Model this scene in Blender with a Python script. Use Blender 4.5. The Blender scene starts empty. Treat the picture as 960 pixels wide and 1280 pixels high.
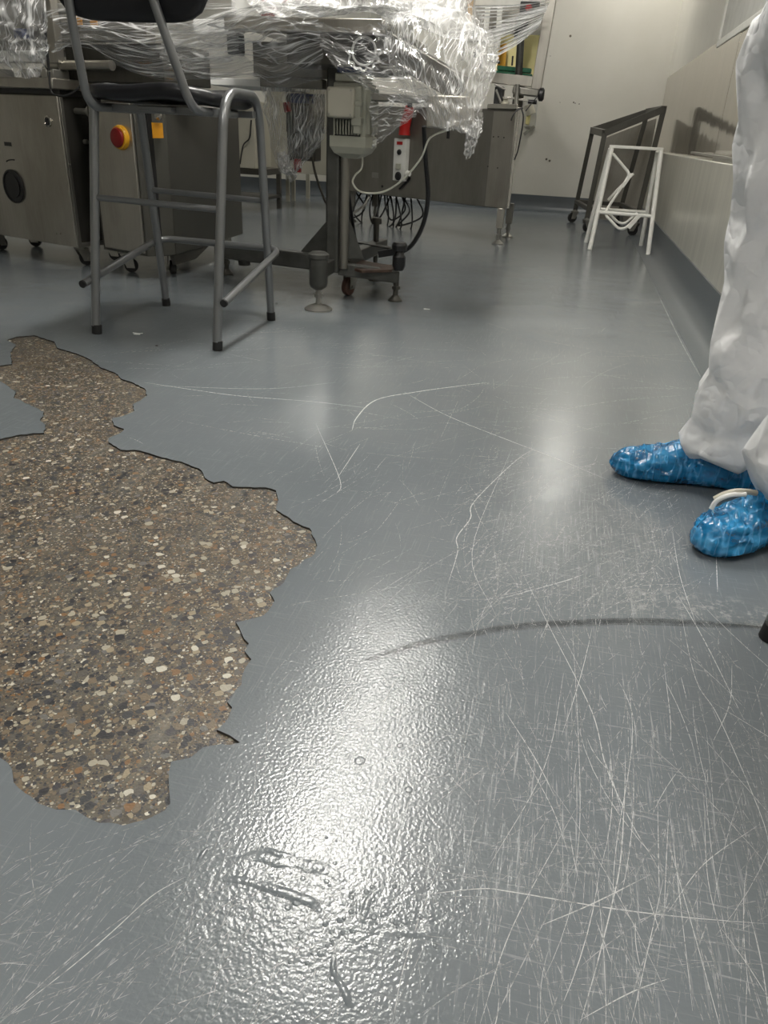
import bpy, bmesh, math, random
from mathutils import Vector, Matrix, noise, geometry
random.seed(7)
S = bpy.context.scene
COL = S.collection
V = Vector
PI = math.pi

# ------------------------------------------------------------------ camera
FPX, H = 930.0, 0.72
Zr = V((90, 1810, 930)).normalized()
Yr = V((247, 472, -930)); Yr = (Yr - Zr * Yr.dot(Zr)).normalized()
Xr = Yr.cross(Zr)
RM = Matrix((Xr, Yr, Zr))
cam = bpy.data.objects.new('camera', bpy.data.cameras.new('camera'))
COL.objects.link(cam)
cam.matrix_world = Matrix.Translation((0, 0, H)) @ RM.to_4x4()
cam.data.sensor_fit = 'VERTICAL'
cam.data.sensor_height = 36.0
cam.data.lens = FPX / 1280 * 36.0
cam.data.clip_start = 0.02
S.camera = cam

def ray(u, v): return RM @ V((u - 480, 640 - v, -FPX))
def F(u, v, z=0.0):                    # survey point: photo pixel -> point at height z
    r = ray(u, v); return V((0, 0, H)) + r * ((z - H) / r.z)
def atY(u, v, y):
    r = ray(u, v); return V((0, 0, H)) + r * (y / r.y)
def atX(u, v, x):
    r = ray(u, v); return V((0, 0, H)) + r * (x / r.x)

# ------------------------------------------------------------------ world, exposure, ceiling light values
W = bpy.data.worlds.new('world'); S.world = W; W.use_nodes = True
W.node_tree.nodes['Background'].inputs[0].default_value = (0.9, 0.95, 1.0, 1)
W.node_tree.nodes['Background'].inputs[1].default_value = 0.05
S.view_settings.view_transform = 'Standard'
S.view_settings.look = 'None'
S.view_settings.gamma = 1
S.view_settings.use_curve_mapping = False
S.view_settings.exposure = 0.0
LAMP_STRENGTH = 46.0
LAMPS = [(-0.80, 2.62, 1.5), (-0.80, 3.95, 0.95), (-2.6, 8.0, .70), (0.25, 8.3, .47), (-0.80, -0.9, 1.2), (1.0, 0.9, .9)]
CEIL = 2.9

# ------------------------------------------------------------------ helpers
def tag(o, label=None, cat=None, group=None, kind=None):
    if label: o['label'] = label
    if cat: o['category'] = cat
    if group: o['group'] = group
    if kind: o['kind'] = kind
    return o

def empty(name, loc, label, cat, group=None, rz=0.0):
    o = bpy.data.objects.new(name, None); COL.objects.link(o)
    o.location = loc; o.rotation_euler = (0, 0, rz); o.empty_display_size = .05
    bpy.context.view_layer.update()
    return tag(o, label, cat, group)

class MB:
    def __init__(s): s.bm = bmesh.new(); s.mi = 0
    def _f(s, vs):
        try:
            f = s.bm.faces.new(vs); f.material_index = s.mi; f.smooth = True; return f
        except ValueError: return None
    def box(s, c, size, rot=None):
        c = V(c); hx, hy, hz = [k / 2 for k in size]
        R_ = rot if rot else Matrix.Identity(3)
        vs = [s.bm.verts.new(c + R_ @ V((x * hx, y * hy, z * hz))) for x in (-1, 1) for y in (-1, 1) for z in (-1, 1)]
        for q in ((0,1,3,2),(4,6,7,5),(0,4,5,1),(2,3,7,6),(0,2,6,4),(1,5,7,3)): s._f([vs[i] for i in q])
        return s
    def bb(s, a, b):
        a = V(a); b = V(b); return s.box((a + b) / 2, [abs(b[i] - a[i]) for i in range(3)])
    def bar(s, a, b, w, h, up=(0, 0, 1)):
        a = V(a); b = V(b); d = (b - a); L = d.length; d.normalize()
        u = V(up)
        if abs(d.dot(u)) > .98: u = V((0, 1, 0))
        x = d.cross(u).normalized(); z = x.cross(d).normalized()
        M = Matrix((x, d, z)).transposed()
        return s.box((a + b) / 2, (w, L, h), M)
    def ring(s, c, x, y, r, n=16, ry=None):
        return [s.bm.verts.new(c + x * (r * math.cos(2*PI*i/n)) + y * ((ry or r) * math.sin(2*PI*i/n))) for i in range(n)]
    def tube(s, pts, r, n=12, cap=True):
        pts = [V(p) for p in pts]; rs = r if isinstance(r, (list, tuple)) else [r] * len(pts)
        rings = []; prev = None
        for i, p in enumerate(pts):
            d = (pts[min(i+1, len(pts)-1)] - pts[max(i-1, 0)]).normalized()
            if prev is None:
                u = V((0,0,1)) if abs(d.z) < .9 else V((1,0,0))
            else: u = prev
            x = d.cross(u)
            if x.length < 1e-4: x = d.orthogonal()
            x.normalize(); y = x.cross(d).normalized(); prev = y
            rings.append(s.ring(p, x, y, rs[i], n))
        for a, b in zip(rings, rings[1:]):
            for i in range(n): s._f([a[i], a[(i+1)%n], b[(i+1)%n], b[i]])
        if cap: s._f(rings[0][::-1]); s._f(rings[-1])
        return s
    def lathe(s, c, prof, axis=(0,0,1), n=24):       # prof: (radius, height) pairs
        c = V(c); a = V(axis).normalized(); x = a.orthogonal().normalized(); y = a.cross(x)
        rings = [s.ring(c + a * h, x, y, max(r, 1e-4), n) for r, h in prof]
        for p, q in zip(rings, rings[1:]):
            for i in range(n): s._f([p[i], p[(i+1)%n], q[(i+1)%n], q[i]])
        s._f(rings[0][::-1]); s._f(rings[-1]); return s
    def prism(s, pts, off):                            # polygon extruded by vector
        off = V(off); a = [s.bm.verts.new(V(p)) for p in pts]; b = [s.bm.verts.new(V(p) + off) for p in pts]
        s._f(a[::-1]); s._f(b); n = len(a)
        for i in range(n): s._f([a[i], a[(i+1)%n], b[(i+1)%n], b[i]])
        return s
    def loft(s, rings, cap=True):
        R_ = [[s.bm.verts.new(V(p)) for p in r] for r in rings]; n = len(R_[0])
        for p, q in zip(R_, R_[1:]):
            for i in range(n): s._f([p[i], p[(i+1)%n], q[(i+1)%n], q[i]])
        if cap: s._f(R_[0][::-1]); s._f(R_[-1])
        return s
    def grid(s, fn, nu, nv):
        g = [[s.bm.verts.new(fn(i/nu, j/nv)) for j in range(nv+1)] for i in range(nu+1)]
        for i in range(nu):
            for j in range(nv): s._f([g[i][j], g[i+1][j], g[i+1][j+1], g[i][j+1]])
        return s
    def build(s, name, mats, parent=None, bevel=0.0, seg=2, sharp=35, sub=0, solid=0, label=None, uv=None):
        bmesh.ops.recalc_face_normals(s.bm, faces=s.bm.faces[:])
        if uv:
            L = s.bm.loops.layers.uv.new('UVMap')
            nu, nv = uv; s.bm.verts.index_update()
            for f in s.bm.faces:
                for l in f.loops:
                    i, j = divmod(l.vert.index, nv + 1); l[L].uv = (i / nu, j / nv)
        me = bpy.data.meshes.new(name); s.bm.to_mesh(me); s.bm.free()
        o = bpy.data.objects.new(name, me); COL.objects.link(o)
        for m in (mats if isinstance(mats, (list, tuple)) else [mats]): me.materials.append(m)
        if sharp is not None: me.set_sharp_from_angle(angle=math.radians(sharp))
        if bevel:
            b = o.modifiers.new('bevel', 'BEVEL'); b.width = bevel; b.segments = seg; b.limit_method = 'ANGLE'; b.angle_limit = math.radians(40)
        if solid:
            b = o.modifiers.new('solid', 'SOLIDIFY'); b.thickness = solid; b.offset = 0
        if sub:
            b = o.modifiers.new('sub', 'SUBSURF'); b.levels = sub; b.render_levels = sub
        if parent:
            o.parent = parent; o.matrix_parent_inverse = parent.matrix_world.inverted()
        if label: o['label'] = label
        return o

def smooth(pts, k=6):                                  # Catmull-Rom through points
    pts = [V(p) for p in pts]; P = [pts[0]*2 - pts[1]] + pts + [pts[-1]*2 - pts[-2]]; out = []
    for i in range(1, len(P) - 2):
        a, b, c, d = P[i-1], P[i], P[i+1], P[i+2]
        for j in range(k):
            t = j / k
            out.append(.5 * ((2*b) + (c-a)*t + (2*a-5*b+4*c-d)*t*t + (3*b-a-3*c+d)*t**3))
    out.append(pts[-1]); return out

def bend(pts, r=.05, k=6):                             # polyline with rounded corners
    pts = [V(p) for p in pts]; out = [pts[0]]
    for a, b, c in zip(pts, pts[1:], pts[2:]):
        ra = min(r, (a-b).length*.45); rc = min(r, (c-b).length*.45)
        p = b + (a-b).normalized()*ra; q = b + (c-b).normalized()*rc
        for j in range(k+1):
            t = j/k; out.append((1-t)**2*p + 2*t*(1-t)*b + t*t*q)
    out.append(pts[-1]); return out

# ------------------------------------------------------------------ materials
def nt(name):
    m = bpy.data.materials.new(name); m.use_nodes = True; t = m.node_tree
    return m, t, t.nodes['Principled BSDF']
def N(t, typ, **kw):
    n = t.nodes.new(typ)
    for k, v in kw.items():
        if k.startswith('i_'):
            key = k[2:]; key = int(key) if key.isdigit() else key.replace('_', ' ')
            n.inputs[key].default_value = v
        else: setattr(n, k, v)
    return n
def ramp(t, fac, stops):
    r = t.nodes.new('ShaderNodeValToRGB'); e = r.color_ramp.elements
    while len(e) < len(stops): e.new(.5)
    for k, (p, c) in enumerate(stops):
        e[k].position = p; e[k].color = c if len(c) == 4 else (*c, 1)
    t.links.new(fac, r.inputs[0]); return r.outputs[0]
def mix(t, f, a, b, typ='MIX'):
    n = t.nodes.new('ShaderNodeMix'); n.data_type = 'RGBA'; n.blend_type = typ
    for s, v in ((0, f), (6, a), (7, b)):
        if isinstance(v, (int, float)): n.inputs[s].default_value = v
        elif isinstance(v, tuple): n.inputs[s].default_value = (*v, 1) if len(v) == 3 else v
        else: t.links.new(v, n.inputs[s])
    return n.outputs[2]
def mth(t, op, a, b=None, c=None, clamp=False):
    n = t.nodes.new('ShaderNodeMath'); n.operation = op; n.use_clamp = clamp
    for s, v in enumerate((a, b, c)):
        if v is None: continue
        if isinstance(v, (int, float)): n.inputs[s].default_value = v
        else: t.links.new(v, n.inputs[s])
    return n.outputs[0]
def pos(t, scale=(1,1,1), rz=0.0, gen='Object'):
    if gen == 'World': src = t.nodes.new('ShaderNodeNewGeometry').outputs['Position']
    else: src = t.nodes.new('ShaderNodeTexCoord').outputs[gen]
    m = t.nodes.new('ShaderNodeMapping'); m.inputs['Scale'].default_value = scale; m.inputs['Rotation'].default_value = (0, 0, rz)
    t.links.new(src, m.inputs[0]); return m.outputs[0]
def noi(t, vec, scale, detail=3, rough=.5):
    n = N(t, 'ShaderNodeTexNoise', i_Scale=scale, i_Detail=detail, i_Roughness=rough); t.links.new(vec, n.inputs['Vector']); return n.outputs['Fac']

def plain(name, col, rough=.5, metal=0.0, spec=.5, var=.12, bump=0.0, scale=8, coat=0):
    m, t, p = nt(name); v = pos(t)
    f = noi(t, v, scale, 4)
    c = ramp(t, f, [(.3, tuple(k*(1-var) for k in col)), (.7, tuple(min(1, k*(1+var)) for k in col))])
    t.links.new(c, p.inputs['Base Color'])
    r = mth(t, 'MULTIPLY_ADD', f, .08, rough - .04, True); t.links.new(r, p.inputs['Roughness'])
    p.inputs['Metallic'].default_value = metal; p.inputs['Specular IOR Level'].default_value = spec
    p.inputs['Coat Weight'].default_value = coat
    if bump:
        b = N(t, 'ShaderNodeBump', i_Strength=bump, i_Distance=.002); t.links.new(noi(t, v, scale*12, 3), b.inputs['Height']); t.links.new(b.outputs[0], p.inputs['Normal'])
    return m

def steel(name, col=(.42, .40, .36), rough=.36, streak=(130, 130, 2.5), metal=.85, grime=.35, wav=0.0):
    m, t, p = nt(name)
    v = pos(t, streak, gen='World'); f = noi(t, v, 1, 4, .6)
    g = noi(t, pos(t, (3, 3, 1.2), gen='World'), 1, 5, .65)
    c = ramp(t, f, [(.3, tuple(k*.94 for k in col)), (.7, tuple(k*1.05 for k in col))])
    gr = ramp(t, g, [(.42, (1,1,1)), (.75, (1-grime, 1-grime*1.05, 1-grime*1.15))])
    t.links.new(mix(t, 1.0, c, gr, 'MULTIPLY'), p.inputs['Base Color'])
    t.links.new(mth(t, 'MULTIPLY_ADD', f, .12, rough-.06, True), p.inputs['Roughness'])
    p.inputs['Metallic'].default_value = metal
    b = N(t, 'ShaderNodeBump', i_Strength=.12, i_Distance=.001); t.links.new(f, b.inputs['Height'])
    if wav:
        w = noi(t, pos(t, (1, 1, 1), gen='World'), 3.5, 2)
        b2 = N(t, 'ShaderNodeBump', i_Strength=wav, i_Distance=.02); t.links.new(w, b2.inputs['Height']); t.links.new(b2.outputs[0], b.inputs['Normal'])
    t.links.new(b.outputs[0], p.inputs['Normal'])
    return m

def film_mat(name, haze=.25, line=.5, streak=(30, 3), seedoff=0.0, white=.86, bump=.35):
    """stretch film: clear, with tension lines whose highlights are painted pale and hazy patches"""
    m, t, p = nt(name)
    uv = t.nodes.new('ShaderNodeTexCoord').outputs['UV']
    def mp(sc, rot=0.0):
        k0 = t.nodes.new('ShaderNodeMapping'); k0.inputs['Rotation'].default_value = (0, 0, rot); t.links.new(uv, k0.inputs[0])
        k = t.nodes.new('ShaderNodeMapping'); k.inputs['Scale'].default_value = (*sc, 1)
        k.inputs['Location'].default_value = (seedoff, seedoff*1.7, rot*9); t.links.new(k0.outputs[0], k.inputs[0]); return k.outputs[0]
    def ridge(vec, width, det=.6):
        f = noi(t, vec, 1, det, .55)
        return mth(t, 'SUBTRACT', 1.0, mth(t, 'MULTIPLY', mth(t, 'ABSOLUTE', mth(t, 'SUBTRACT', f, .5)), 1/width), None, True)
    l1 = ridge(mp(streak), .035); l2 = ridge(mp((streak[0]*.6, streak[1]*1.6), .45), .03); l3 = ridge(mp((streak[0]*2.2, streak[1]*1.2), -.25), .05)
    patch_ = ramp_f(t, noi(t, mp((5, 4)), 1, 3), .32, .68)
    ln = mth(t, 'MAXIMUM', mth(t, 'MAXIMUM', l1, l2), mth(t, 'MULTIPLY', l3, .8))  # light glints along the stretched folds, painted as white streaks
    a = mth(t, 'MULTIPLY', mth(t, 'POWER', ln, 1.6), mth(t, 'MULTIPLY_ADD', patch_, line, line*.25))
    a = mth(t, 'ADD', a, mth(t, 'MULTIPLY_ADD', patch_, haze, haze*.25), None, True)
    a = mth(t, 'MINIMUM', a, .95)
    h = noi(t, mp((streak[0]*1.2, streak[1]*1.5)), 1, 3, .6)
    p.inputs['Base Color'].default_value = (white, white, white, 1); p.inputs['Roughness'].default_value = .16
    b = N(t, 'ShaderNodeBump', i_Strength=bump, i_Distance=.006); t.links.new(mth(t, 'ADD', h, mth(t, 'MULTIPLY', ln, .25)), b.inputs['Height']); t.links.new(b.outputs[0], p.inputs['Normal'])
    tr = t.nodes.new('ShaderNodeBsdfTransparent'); gl = N(t, 'ShaderNodeBsdfGlossy', i_Roughness=.09); t.links.new(b.outputs[0], gl.inputs['Normal'])
    fr = N(t, 'ShaderNodeFresnel', i_IOR=1.45); t.links.new(b.outputs[0], fr.inputs['Normal'])
    ms = t.nodes.new('ShaderNodeMixShader'); t.links.new(mth(t, 'MINIMUM', mth(t, 'MULTIPLY', fr.outputs[0], .8), .20), ms.inputs[0]); t.links.new(tr.outputs[0], ms.inputs[1]); t.links.new(gl.outputs[0], ms.inputs[2])
    m2 = t.nodes.new('ShaderNodeMixShader'); t.links.new(a, m2.inputs[0]); t.links.new(ms.outputs[0], m2.inputs[1]); t.links.new(p.outputs[0], m2.inputs[2])
    t.links.new(m2.outputs[0], t.nodes['Material Output'].inputs['Surface'])
    return m
def ramp_f(t, f, a, b):
    return mth(t, 'MULTIPLY', mth(t, 'SUBTRACT', f, a), 1/(b-a), None, True)

M = {}
M['steel'] = steel('brushed_steel')
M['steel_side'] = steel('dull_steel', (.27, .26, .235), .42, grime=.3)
M['painted'] = plain('shade_darkened_steel', (.085, .083, .072), .4, .5, var=.12, scale=3)  # cabinet body colour with the dark reflection on its side painted in
M['steel_dark'] = steel('dark_steel', (.10, .096, .085), .45, metal=.7)
M['steel_bright'] = steel('bright_steel', (.62, .60, .55), .25)
M['tube'] = plain('grey_painted_tube', (.24, .245, .25), .30, .65, var=.05)
M['black'] = plain('black_plastic', (.012, .012, .013), .42)
M['vinyl'] = plain('black_vinyl', (.010, .010, .012), .33, var=.1, bump=.15, scale=20)
M['dent'] = plain('wall_dent', (.16, .14, .11), .8)
M['rubber'] = plain('black_rubber', (.012, .012, .012), .65)
M['frame'] = plain('worn_grey_steel', (.085, .085, .078), .5, .6, var=.25, scale=14, bump=.2)
M['rust'] = plain('rusty_iron', (.085, .052, .038), .65, .4, var=.4, scale=25, bump=.5)
M['motor'] = plain('grey_green_motor_paint', (.36, .36, .30), .45, 0, var=.1)
M['red'] = plain('red_plastic', (.34, .012, .010), .35)
M['flange'] = plain('polished_flange', (.80, .80, .78), .3, .3)
M['darkred'] = plain('dark_red_plastic', (.20, .006, .006), .35)
M['yellow'] = plain('yellow_plastic', (.72, .36, .015), .4)
M['orange'] = plain('orange_label', (.62, .27, .01), .5)
M['paleyellow'] = plain('pale_yellow_panel', (.95, .86, .42), .5, var=.04)
M['green'] = plain('green_plastic', (.005, .13, .06), .4)
M['cream'] = plain('cream_enamel', (.42, .40, .33), .5, var=.05)
M['white'] = plain('white_paint', (.85, .84, .79), .45, var=.06, scale=25)
M['whitecable'] = plain('white_cable', (.72, .72, .62), .4)
M['silver'] = plain('silver_foil', (.8, .8, .8), .2, .9, bump=.8, scale=30)
M['caster'] = plain('brown_caster_wheel', (.12, .06, .045), .5)
M['zinc'] = plain('zinc_steel', (.35, .34, .31), .35, .8)
M['blue'] = plain('blue_plastic', (.012, .03, .12), .35)
M['paper'] = plain('white_paper', (.82, .82, .80), .6, var=.02)
M['lightgrey'] = plain('light_grey_plate', (.55, .55, .52), .45)

def wall_mat():
    m, t, p = nt('cream_wall_paint'); v = pos(t, gen='World')
    f = noi(t, v, 1.3, 5, .6); f2 = noi(t, v, 9, 6, .7)
    c = ramp(t, f, [(.3, (.68, .66, .595)), (.7, (.76, .74, .68))])
    d = ramp(t, f2, [(.22, (.72, .68, .6)), (.33, (1,1,1))])
    t.links.new(mix(t, 1, c, d, 'MULTIPLY'), p.inputs['Base Color']); p.inputs['Roughness'].default_value = .5
    b = N(t, 'ShaderNodeBump', i_Strength=.15, i_Distance=.003); t.links.new(noi(t, v, 60, 3), b.inputs['Height']); t.links.new(b.outputs[0], p.inputs['Normal'])
    return m
M['wall'] = wall_mat()
M['ceiling'] = plain('white_ceiling', (.50, .50, .48), .7, var=.03)
def clad(name, col, rough, metal, wav):
    m, t, p = nt(name)
    f = noi(t, pos(t, (1, 7, 1.0), gen='World'), 1.6, 4, .6); f3 = noi(t, pos(t, (1, 90, 2.5), gen='World'), 1, 3)
    c = ramp(t, f, [(.3, tuple(k*.86 for k in col)), (.7, tuple(min(1, k*1.1) for k in col))])
    t.links.new(c, p.inputs['Base Color']); p.inputs['Metallic'].default_value = metal
    t.links.new(mth(t, 'MULTIPLY_ADD', f3, .04, rough), p.inputs['Roughness'])
    b = N(t, 'ShaderNodeBump', i_Strength=wav, i_Distance=.012); t.links.new(noi(t, pos(t, gen='World'), 2.6, 2), b.inputs['Height']); t.links.new(b.outputs[0], p.inputs['Normal'])
    return m
M['clad_up'] = clad('warm_steel_cladding', (.52, .48, .41), .06, .75, .25)
M['clad_low'] = clad('pale_steel_cladding', (.66, .645, .575), .27, .55, .2)
M['skirt'] = plain('blue_grey_epoxy', (.085, .098, .108), .36, var=.12, scale=5, bump=.15)

def floor_mat():
    m, t, p = nt('blue_grey_epoxy_floor'); w = pos(t, gen='World')
    big = noi(t, w, 1.4, 5, .55); fine = noi(t, w, 160, 3, .6)
    c = ramp(t, big, [(.3, (.138, .156, .170)), (.7, (.176, .194, .206))])
    # fine directional rub marks
    r1 = noi(t, pos(t, (220, 9, 1), .5, 'World'), 1, 4, .7)
    r2 = noi(t, pos(t, (200, 8, 1), -.35, 'World'), 1, 4, .7)
    r3 = noi(t, pos(t, (10, 260, 1), .12, 'World'), 1, 4, .7)
    rr = mth(t, 'MAXIMUM', mth(t, 'MAXIMUM', r1, r2), r3)
    rub = ramp(t, rr, [(.585, (0,0,0)), (.70, (1,1,1))])
    mask = noi(t, w, 2.3, 4, .6)
    def blob(cx, cy, rx, ry, soft=.5):
        s = t.nodes.new('ShaderNodeSeparateXYZ'); t.links.new(w, s.inputs[0])
        dx = mth(t, 'DIVIDE', mth(t, 'SUBTRACT', s.outputs[0], cx), rx); dy = mth(t, 'DIVIDE', mth(t, 'SUBTRACT', s.outputs[1], cy), ry)
        d = mth(t, 'SQRT', mth(t, 'ADD', mth(t, 'MULTIPLY', dx, dx), mth(t, 'MULTIPLY', dy, dy)))
        d = mth(t, 'MULTIPLY', d, mth(t, 'MULTIPLY_ADD', noi(t, w, 7, 3, .5), 1.0, .5))
        return mth(t, 'POWER', 2.718, mth(t, 'MULTIPLY', mth(t, 'POWER', mth(t, 'MAXIMUM', d, 0.0), 2.0 if soft > .8 else 4.0), -1.0))
    A = F(730, 665); B = F(780, 1010); D = F(870, 760)
    scuff = blob(A.x, A.y, .17, .30, 1.5); scuff2 = blob(B.x, B.y, .26, .24, 1.6)
    cl = noi(t, w, 26, 6, .75)
    sc = mth(t, 'MULTIPLY', scuff, mth(t, 'MULTIPLY_ADD', ramp_f(t, mth(t, 'ADD', mth(t, 'MULTIPLY', cl, .5), mth(t, 'MULTIPLY', r1, .5)), .42, .62), .26, .03))
    rubA = mth(t, 'MULTIPLY', rub, mth(t, 'MULTIPLY_ADD', mth(t, 'ADD', scuff, scuff2), .38, mth(t, 'MULTIPLY', mask, .26)), None, True)
    c = mix(t, sc, c, (.46, .46, .45)); c = mix(t, rubA, c, (.55, .56, .56))
    # drag dust patches
    dust = blob(D.x, D.y, .18, .05, .6); c = mix(t, mth(t, 'MULTIPLY', dust, mth(t, 'MULTIPLY', ramp_f(t, noi(t, w, 40, 6, .8), .5, .62), .45)), c, (.5, .5, .48))
    t.links.new(c, p.inputs['Base Color'])
    ro = mth(t, 'MULTIPLY_ADD', big, .10, .16)
    t.links.new(ro, p.inputs['Roughness']); p.inputs['Specular IOR Level'].default_value = .62
    # orange peel, stronger where the coating was patched
    E_ = F(455, 970); peel = blob(E_.x, E_.y, .22, .46, 1.2)
    n1 = noi(t, w, 215, 1.5, .4); n2 = noi(t, w, 420, 2, .5)
    hgt = mth(t, 'ADD', mth(t, 'MULTIPLY', n1, mth(t, 'MULTIPLY_ADD', peel, .55, .32)), mth(t, 'MULTIPLY', n2, .12))
    G = F(300, 1130); lump = mth(t, 'ADD', blob(G.x, G.y, .11, .055, .5), blob(*(F(560, 1150).xy), .12, .05, .6))
    hgt = mth(t, 'ADD', hgt, mth(t, 'MULTIPLY', lump, mth(t, 'MULTIPLY', noi(t, w, 75, 3, .6), 1.6)))
    hgt = mth(t, 'SUBTRACT', hgt, mth(t, 'MULTIPLY', rubA, .25))
    b = N(t, 'ShaderNodeBump', i_Strength=.44, i_Distance=.0016); t.links.new(hgt, b.inputs['Height'])
    b2 = N(t, 'ShaderNodeBump', i_Strength=.10, i_Distance=.02); t.links.new(noi(t, w, 5, 1), b2.inputs['Height']); t.links.new(b2.outputs[0], b.inputs['Normal'])
    t.links.new(b.outputs[0], p.inputs['Normal'])
    return m
def ramp_f(t, f, a, b):
    return mth(t, 'MULTIPLY', mth(t, 'SUBTRACT', f, a), 1/(b-a), None, True)
M['floor'] = floor_mat()
def semi(name, col, alpha, rough=.6, noise_sc=120, lo=.35, hi=.6):
    m, t, p = nt(name); p.inputs['Base Color'].default_value = (*col, 1); p.inputs['Roughness'].default_value = rough
    f = ramp_f(t, noi(t, pos(t, gen='World'), noise_sc, 3, .6), lo, hi)
    t.links.new(mth(t, 'MULTIPLY', f, alpha), p.inputs['Alpha']); return m
M['scratch'] = semi('pale_scratch', (.70, .71, .70), .70, lo=.25, hi=.5)
M['scratch_faint'] = semi('faint_scratch', (.62, .63, .63), .58)
M['skid'] = semi('rubber_skid_mark', (.04, .042, .045), .15, .4, 55, .2, .6)

def terrazzo():
    m, t, p = nt('exposed_aggregate_concrete'); w = pos(t, gen='World')
    wd = N(t, 'ShaderNodeTexNoise', i_Scale=45, i_Detail=2); t.links.new(w, wd.inputs['Vector'])
    warp = mix(t, .008, w, wd.outputs['Color'], 'ADD')
    base = ramp(t, noi(t, w, 14, 6, .7), [(.3, (.065, .054, .038)), (.55, (.115, .102, .080)), (.75, (.19, .168, .13))])
    base = mix(t, ramp_f(t, noi(t, w, 3.2, 4, .6), .45, .75), base, (.13, .09, .055))
    c = base; hh = None
    pal = [(0, (.03, .03, .034)), (.16, (.045, .047, .05)), (.34, (.30, .25, .17)), (.42, (.17, .13, .09)), (.57, (.36, .33, .26)), (.66, (.10, .09, .08)), (.76, (.20, .11, .05)), (.84, (.05, .05, .055)), (.92, (.55, .52, .44)), (.95, (.14, .135, .13))]
    E_ = F(120, 990)
    s = t.nodes.new('ShaderNodeSeparateXYZ'); t.links.new(w, s.inputs[0])
    for sc, th, dens, near in ((300, .40, .88, 0), (170, .52, .82, 0), (80, .56, .50, 1)):
        vo = N(t, 'ShaderNodeTexVoronoi', i_Scale=sc, distance='EUCLIDEAN' if sc > 200 else 'MINKOWSKI')
        for s_ in vo.inputs:
            if s_.name == 'Exponent': s_.default_value = 1.45
        t.links.new(warp, vo.inputs['Vector'])
        sp = t.nodes.new('ShaderNodeSeparateColor'); t.links.new(vo.outputs['Color'], sp.inputs[0])
        size = mth(t, 'MULTIPLY_ADD', sp.outputs[1], .3, th - .12)
        ins = mth(t, 'MULTIPLY', mth(t, 'LESS_THAN', vo.outputs['Distance'], size), mth(t, 'LESS_THAN', sp.outputs[2], dens))
        if near:
            g = mth(t, 'MULTIPLY', mth(t, 'SUBTRACT', .85, s.outputs[1]), 3.0, None, True)
            keep = mth(t, 'LESS_THAN', sp.outputs[2], mth(t, 'MULTIPLY_ADD', g, .40, .32)); ins = mth(t, 'MULTIPLY', ins, keep)
        r = t.nodes.new('ShaderNodeValToRGB'); r.color_ramp.interpolation = 'CONSTANT'; e = r.color_ramp.elements
        while len(e) < len(pal): e.new(.5)
        for k, (pp, cc) in enumerate(pal): e[k].position = pp; e[k].color = (*cc, 1)
        t.links.new(sp.outputs[0], r.inputs[0]); c = mix(t, ins, c, r.outputs[0])
        hh = ins if hh is None else mth(t, 'MAXIMUM', hh, ins)
    # worn pale dust streak
    dd = ramp_f(t, noi(t, pos(t, (22, 2.2, 1), -.95, 'World'), 1, 4, .65), .58, .78)
    c = mix(t, mth(t, 'MULTIPLY', dd, .5), c, (.25, .23, .19))
    t.links.new(c, p.inputs['Base Color']); t.links.new(mth(t, 'MULTIPLY_ADD', hh, -.2, .55), p.inputs['Roughness'])
    b = N(t, 'ShaderNodeBump', i_Strength=.5, i_Distance=.0015); t.links.new(mth(t, 'ADD', hh, noi(t, w, 300, 3)), b.inputs['Height']); t.links.new(b.outputs[0], p.inputs['Normal'])
    return m
M['terrazzo'] = terrazzo()
M['rim'] = plain('cut_coating_edge', (.035, .032, .028), .7)

def tyvek():
    m, t, p = nt('white_coverall_fabric'); v = pos(t)
    vo = N(t, 'ShaderNodeTexVoronoi', i_Scale=13, feature='F1'); wd = N(t, 'ShaderNodeTexNoise', i_Scale=6, i_Detail=3); t.links.new(v, wd.inputs[0])
    t.links.new(mix(t, .12, v, wd.outputs['Color'], 'ADD'), vo.inputs['Vector'])
    f = noi(t, v, 9, 5, .6)
    b = N(t, 'ShaderNodeBump', i_Strength=.60, i_Distance=.025); t.links.new(mth(t, 'ADD', mth(t, 'MULTIPLY', vo.outputs['Distance'], .6), mth(t, 'ABSOLUTE', mth(t, 'SUBTRACT', noi(t, v, 16, 2, .5), .5))), b.inputs['Height'])
    t.links.new(b.outputs[0], p.inputs['Normal']); p.inputs['Base Color'].default_value = (.88, .88, .89, 1); p.inputs['Roughness'].default_value = .55
    p.inputs['Subsurface Weight'].default_value = 0
    return m
M['tyvek'] = tyvek()
def cover_mat():
    m, t, p = nt('blue_overshoe_plastic'); v = pos(t, (1, 1, 1))
    s = noi(t, pos(t, (22, 30, 40), .5), 1, 3, .5); f = noi(t, v, 20, 4)
    rd = mth(t, 'SUBTRACT', 1.0, mth(t, 'MULTIPLY', mth(t, 'ABSOLUTE', mth(t, 'SUBTRACT', noi(t, pos(t, (75, 30, 9), .5), 1, .5), .5)), 14), None, True)
    c = ramp(t, s, [(.3, (.004, .12, .30)), (.55, (.012, .27, .60)), (.8, (.06, .42, .80))])
    c = mix(t, mth(t, 'MULTIPLY', rd, .30), c, (.25, .58, .88))
    t.links.new(c, p.inputs['Base Color']); p.inputs['Roughness'].default_value = .25; p.inputs['Specular IOR Level'].default_value = .7
    b = N(t, 'ShaderNodeBump', i_Strength=.9, i_Distance=.006); t.links.new(mth(t, 'ADD', mth(t, 'ADD', s, f), mth(t, 'MULTIPLY', rd, .3)), b.inputs['Height']); t.links.new(b.outputs[0], p.inputs['Normal'])
    t.links.new(mth(t, 'ADD', mth(t, 'MULTIPLY_ADD', s, .5, .50), mth(t, 'MULTIPLY', rd, .3), None, True), p.inputs['Alpha']); return m
M['overshoe'] = cover_mat()
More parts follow.
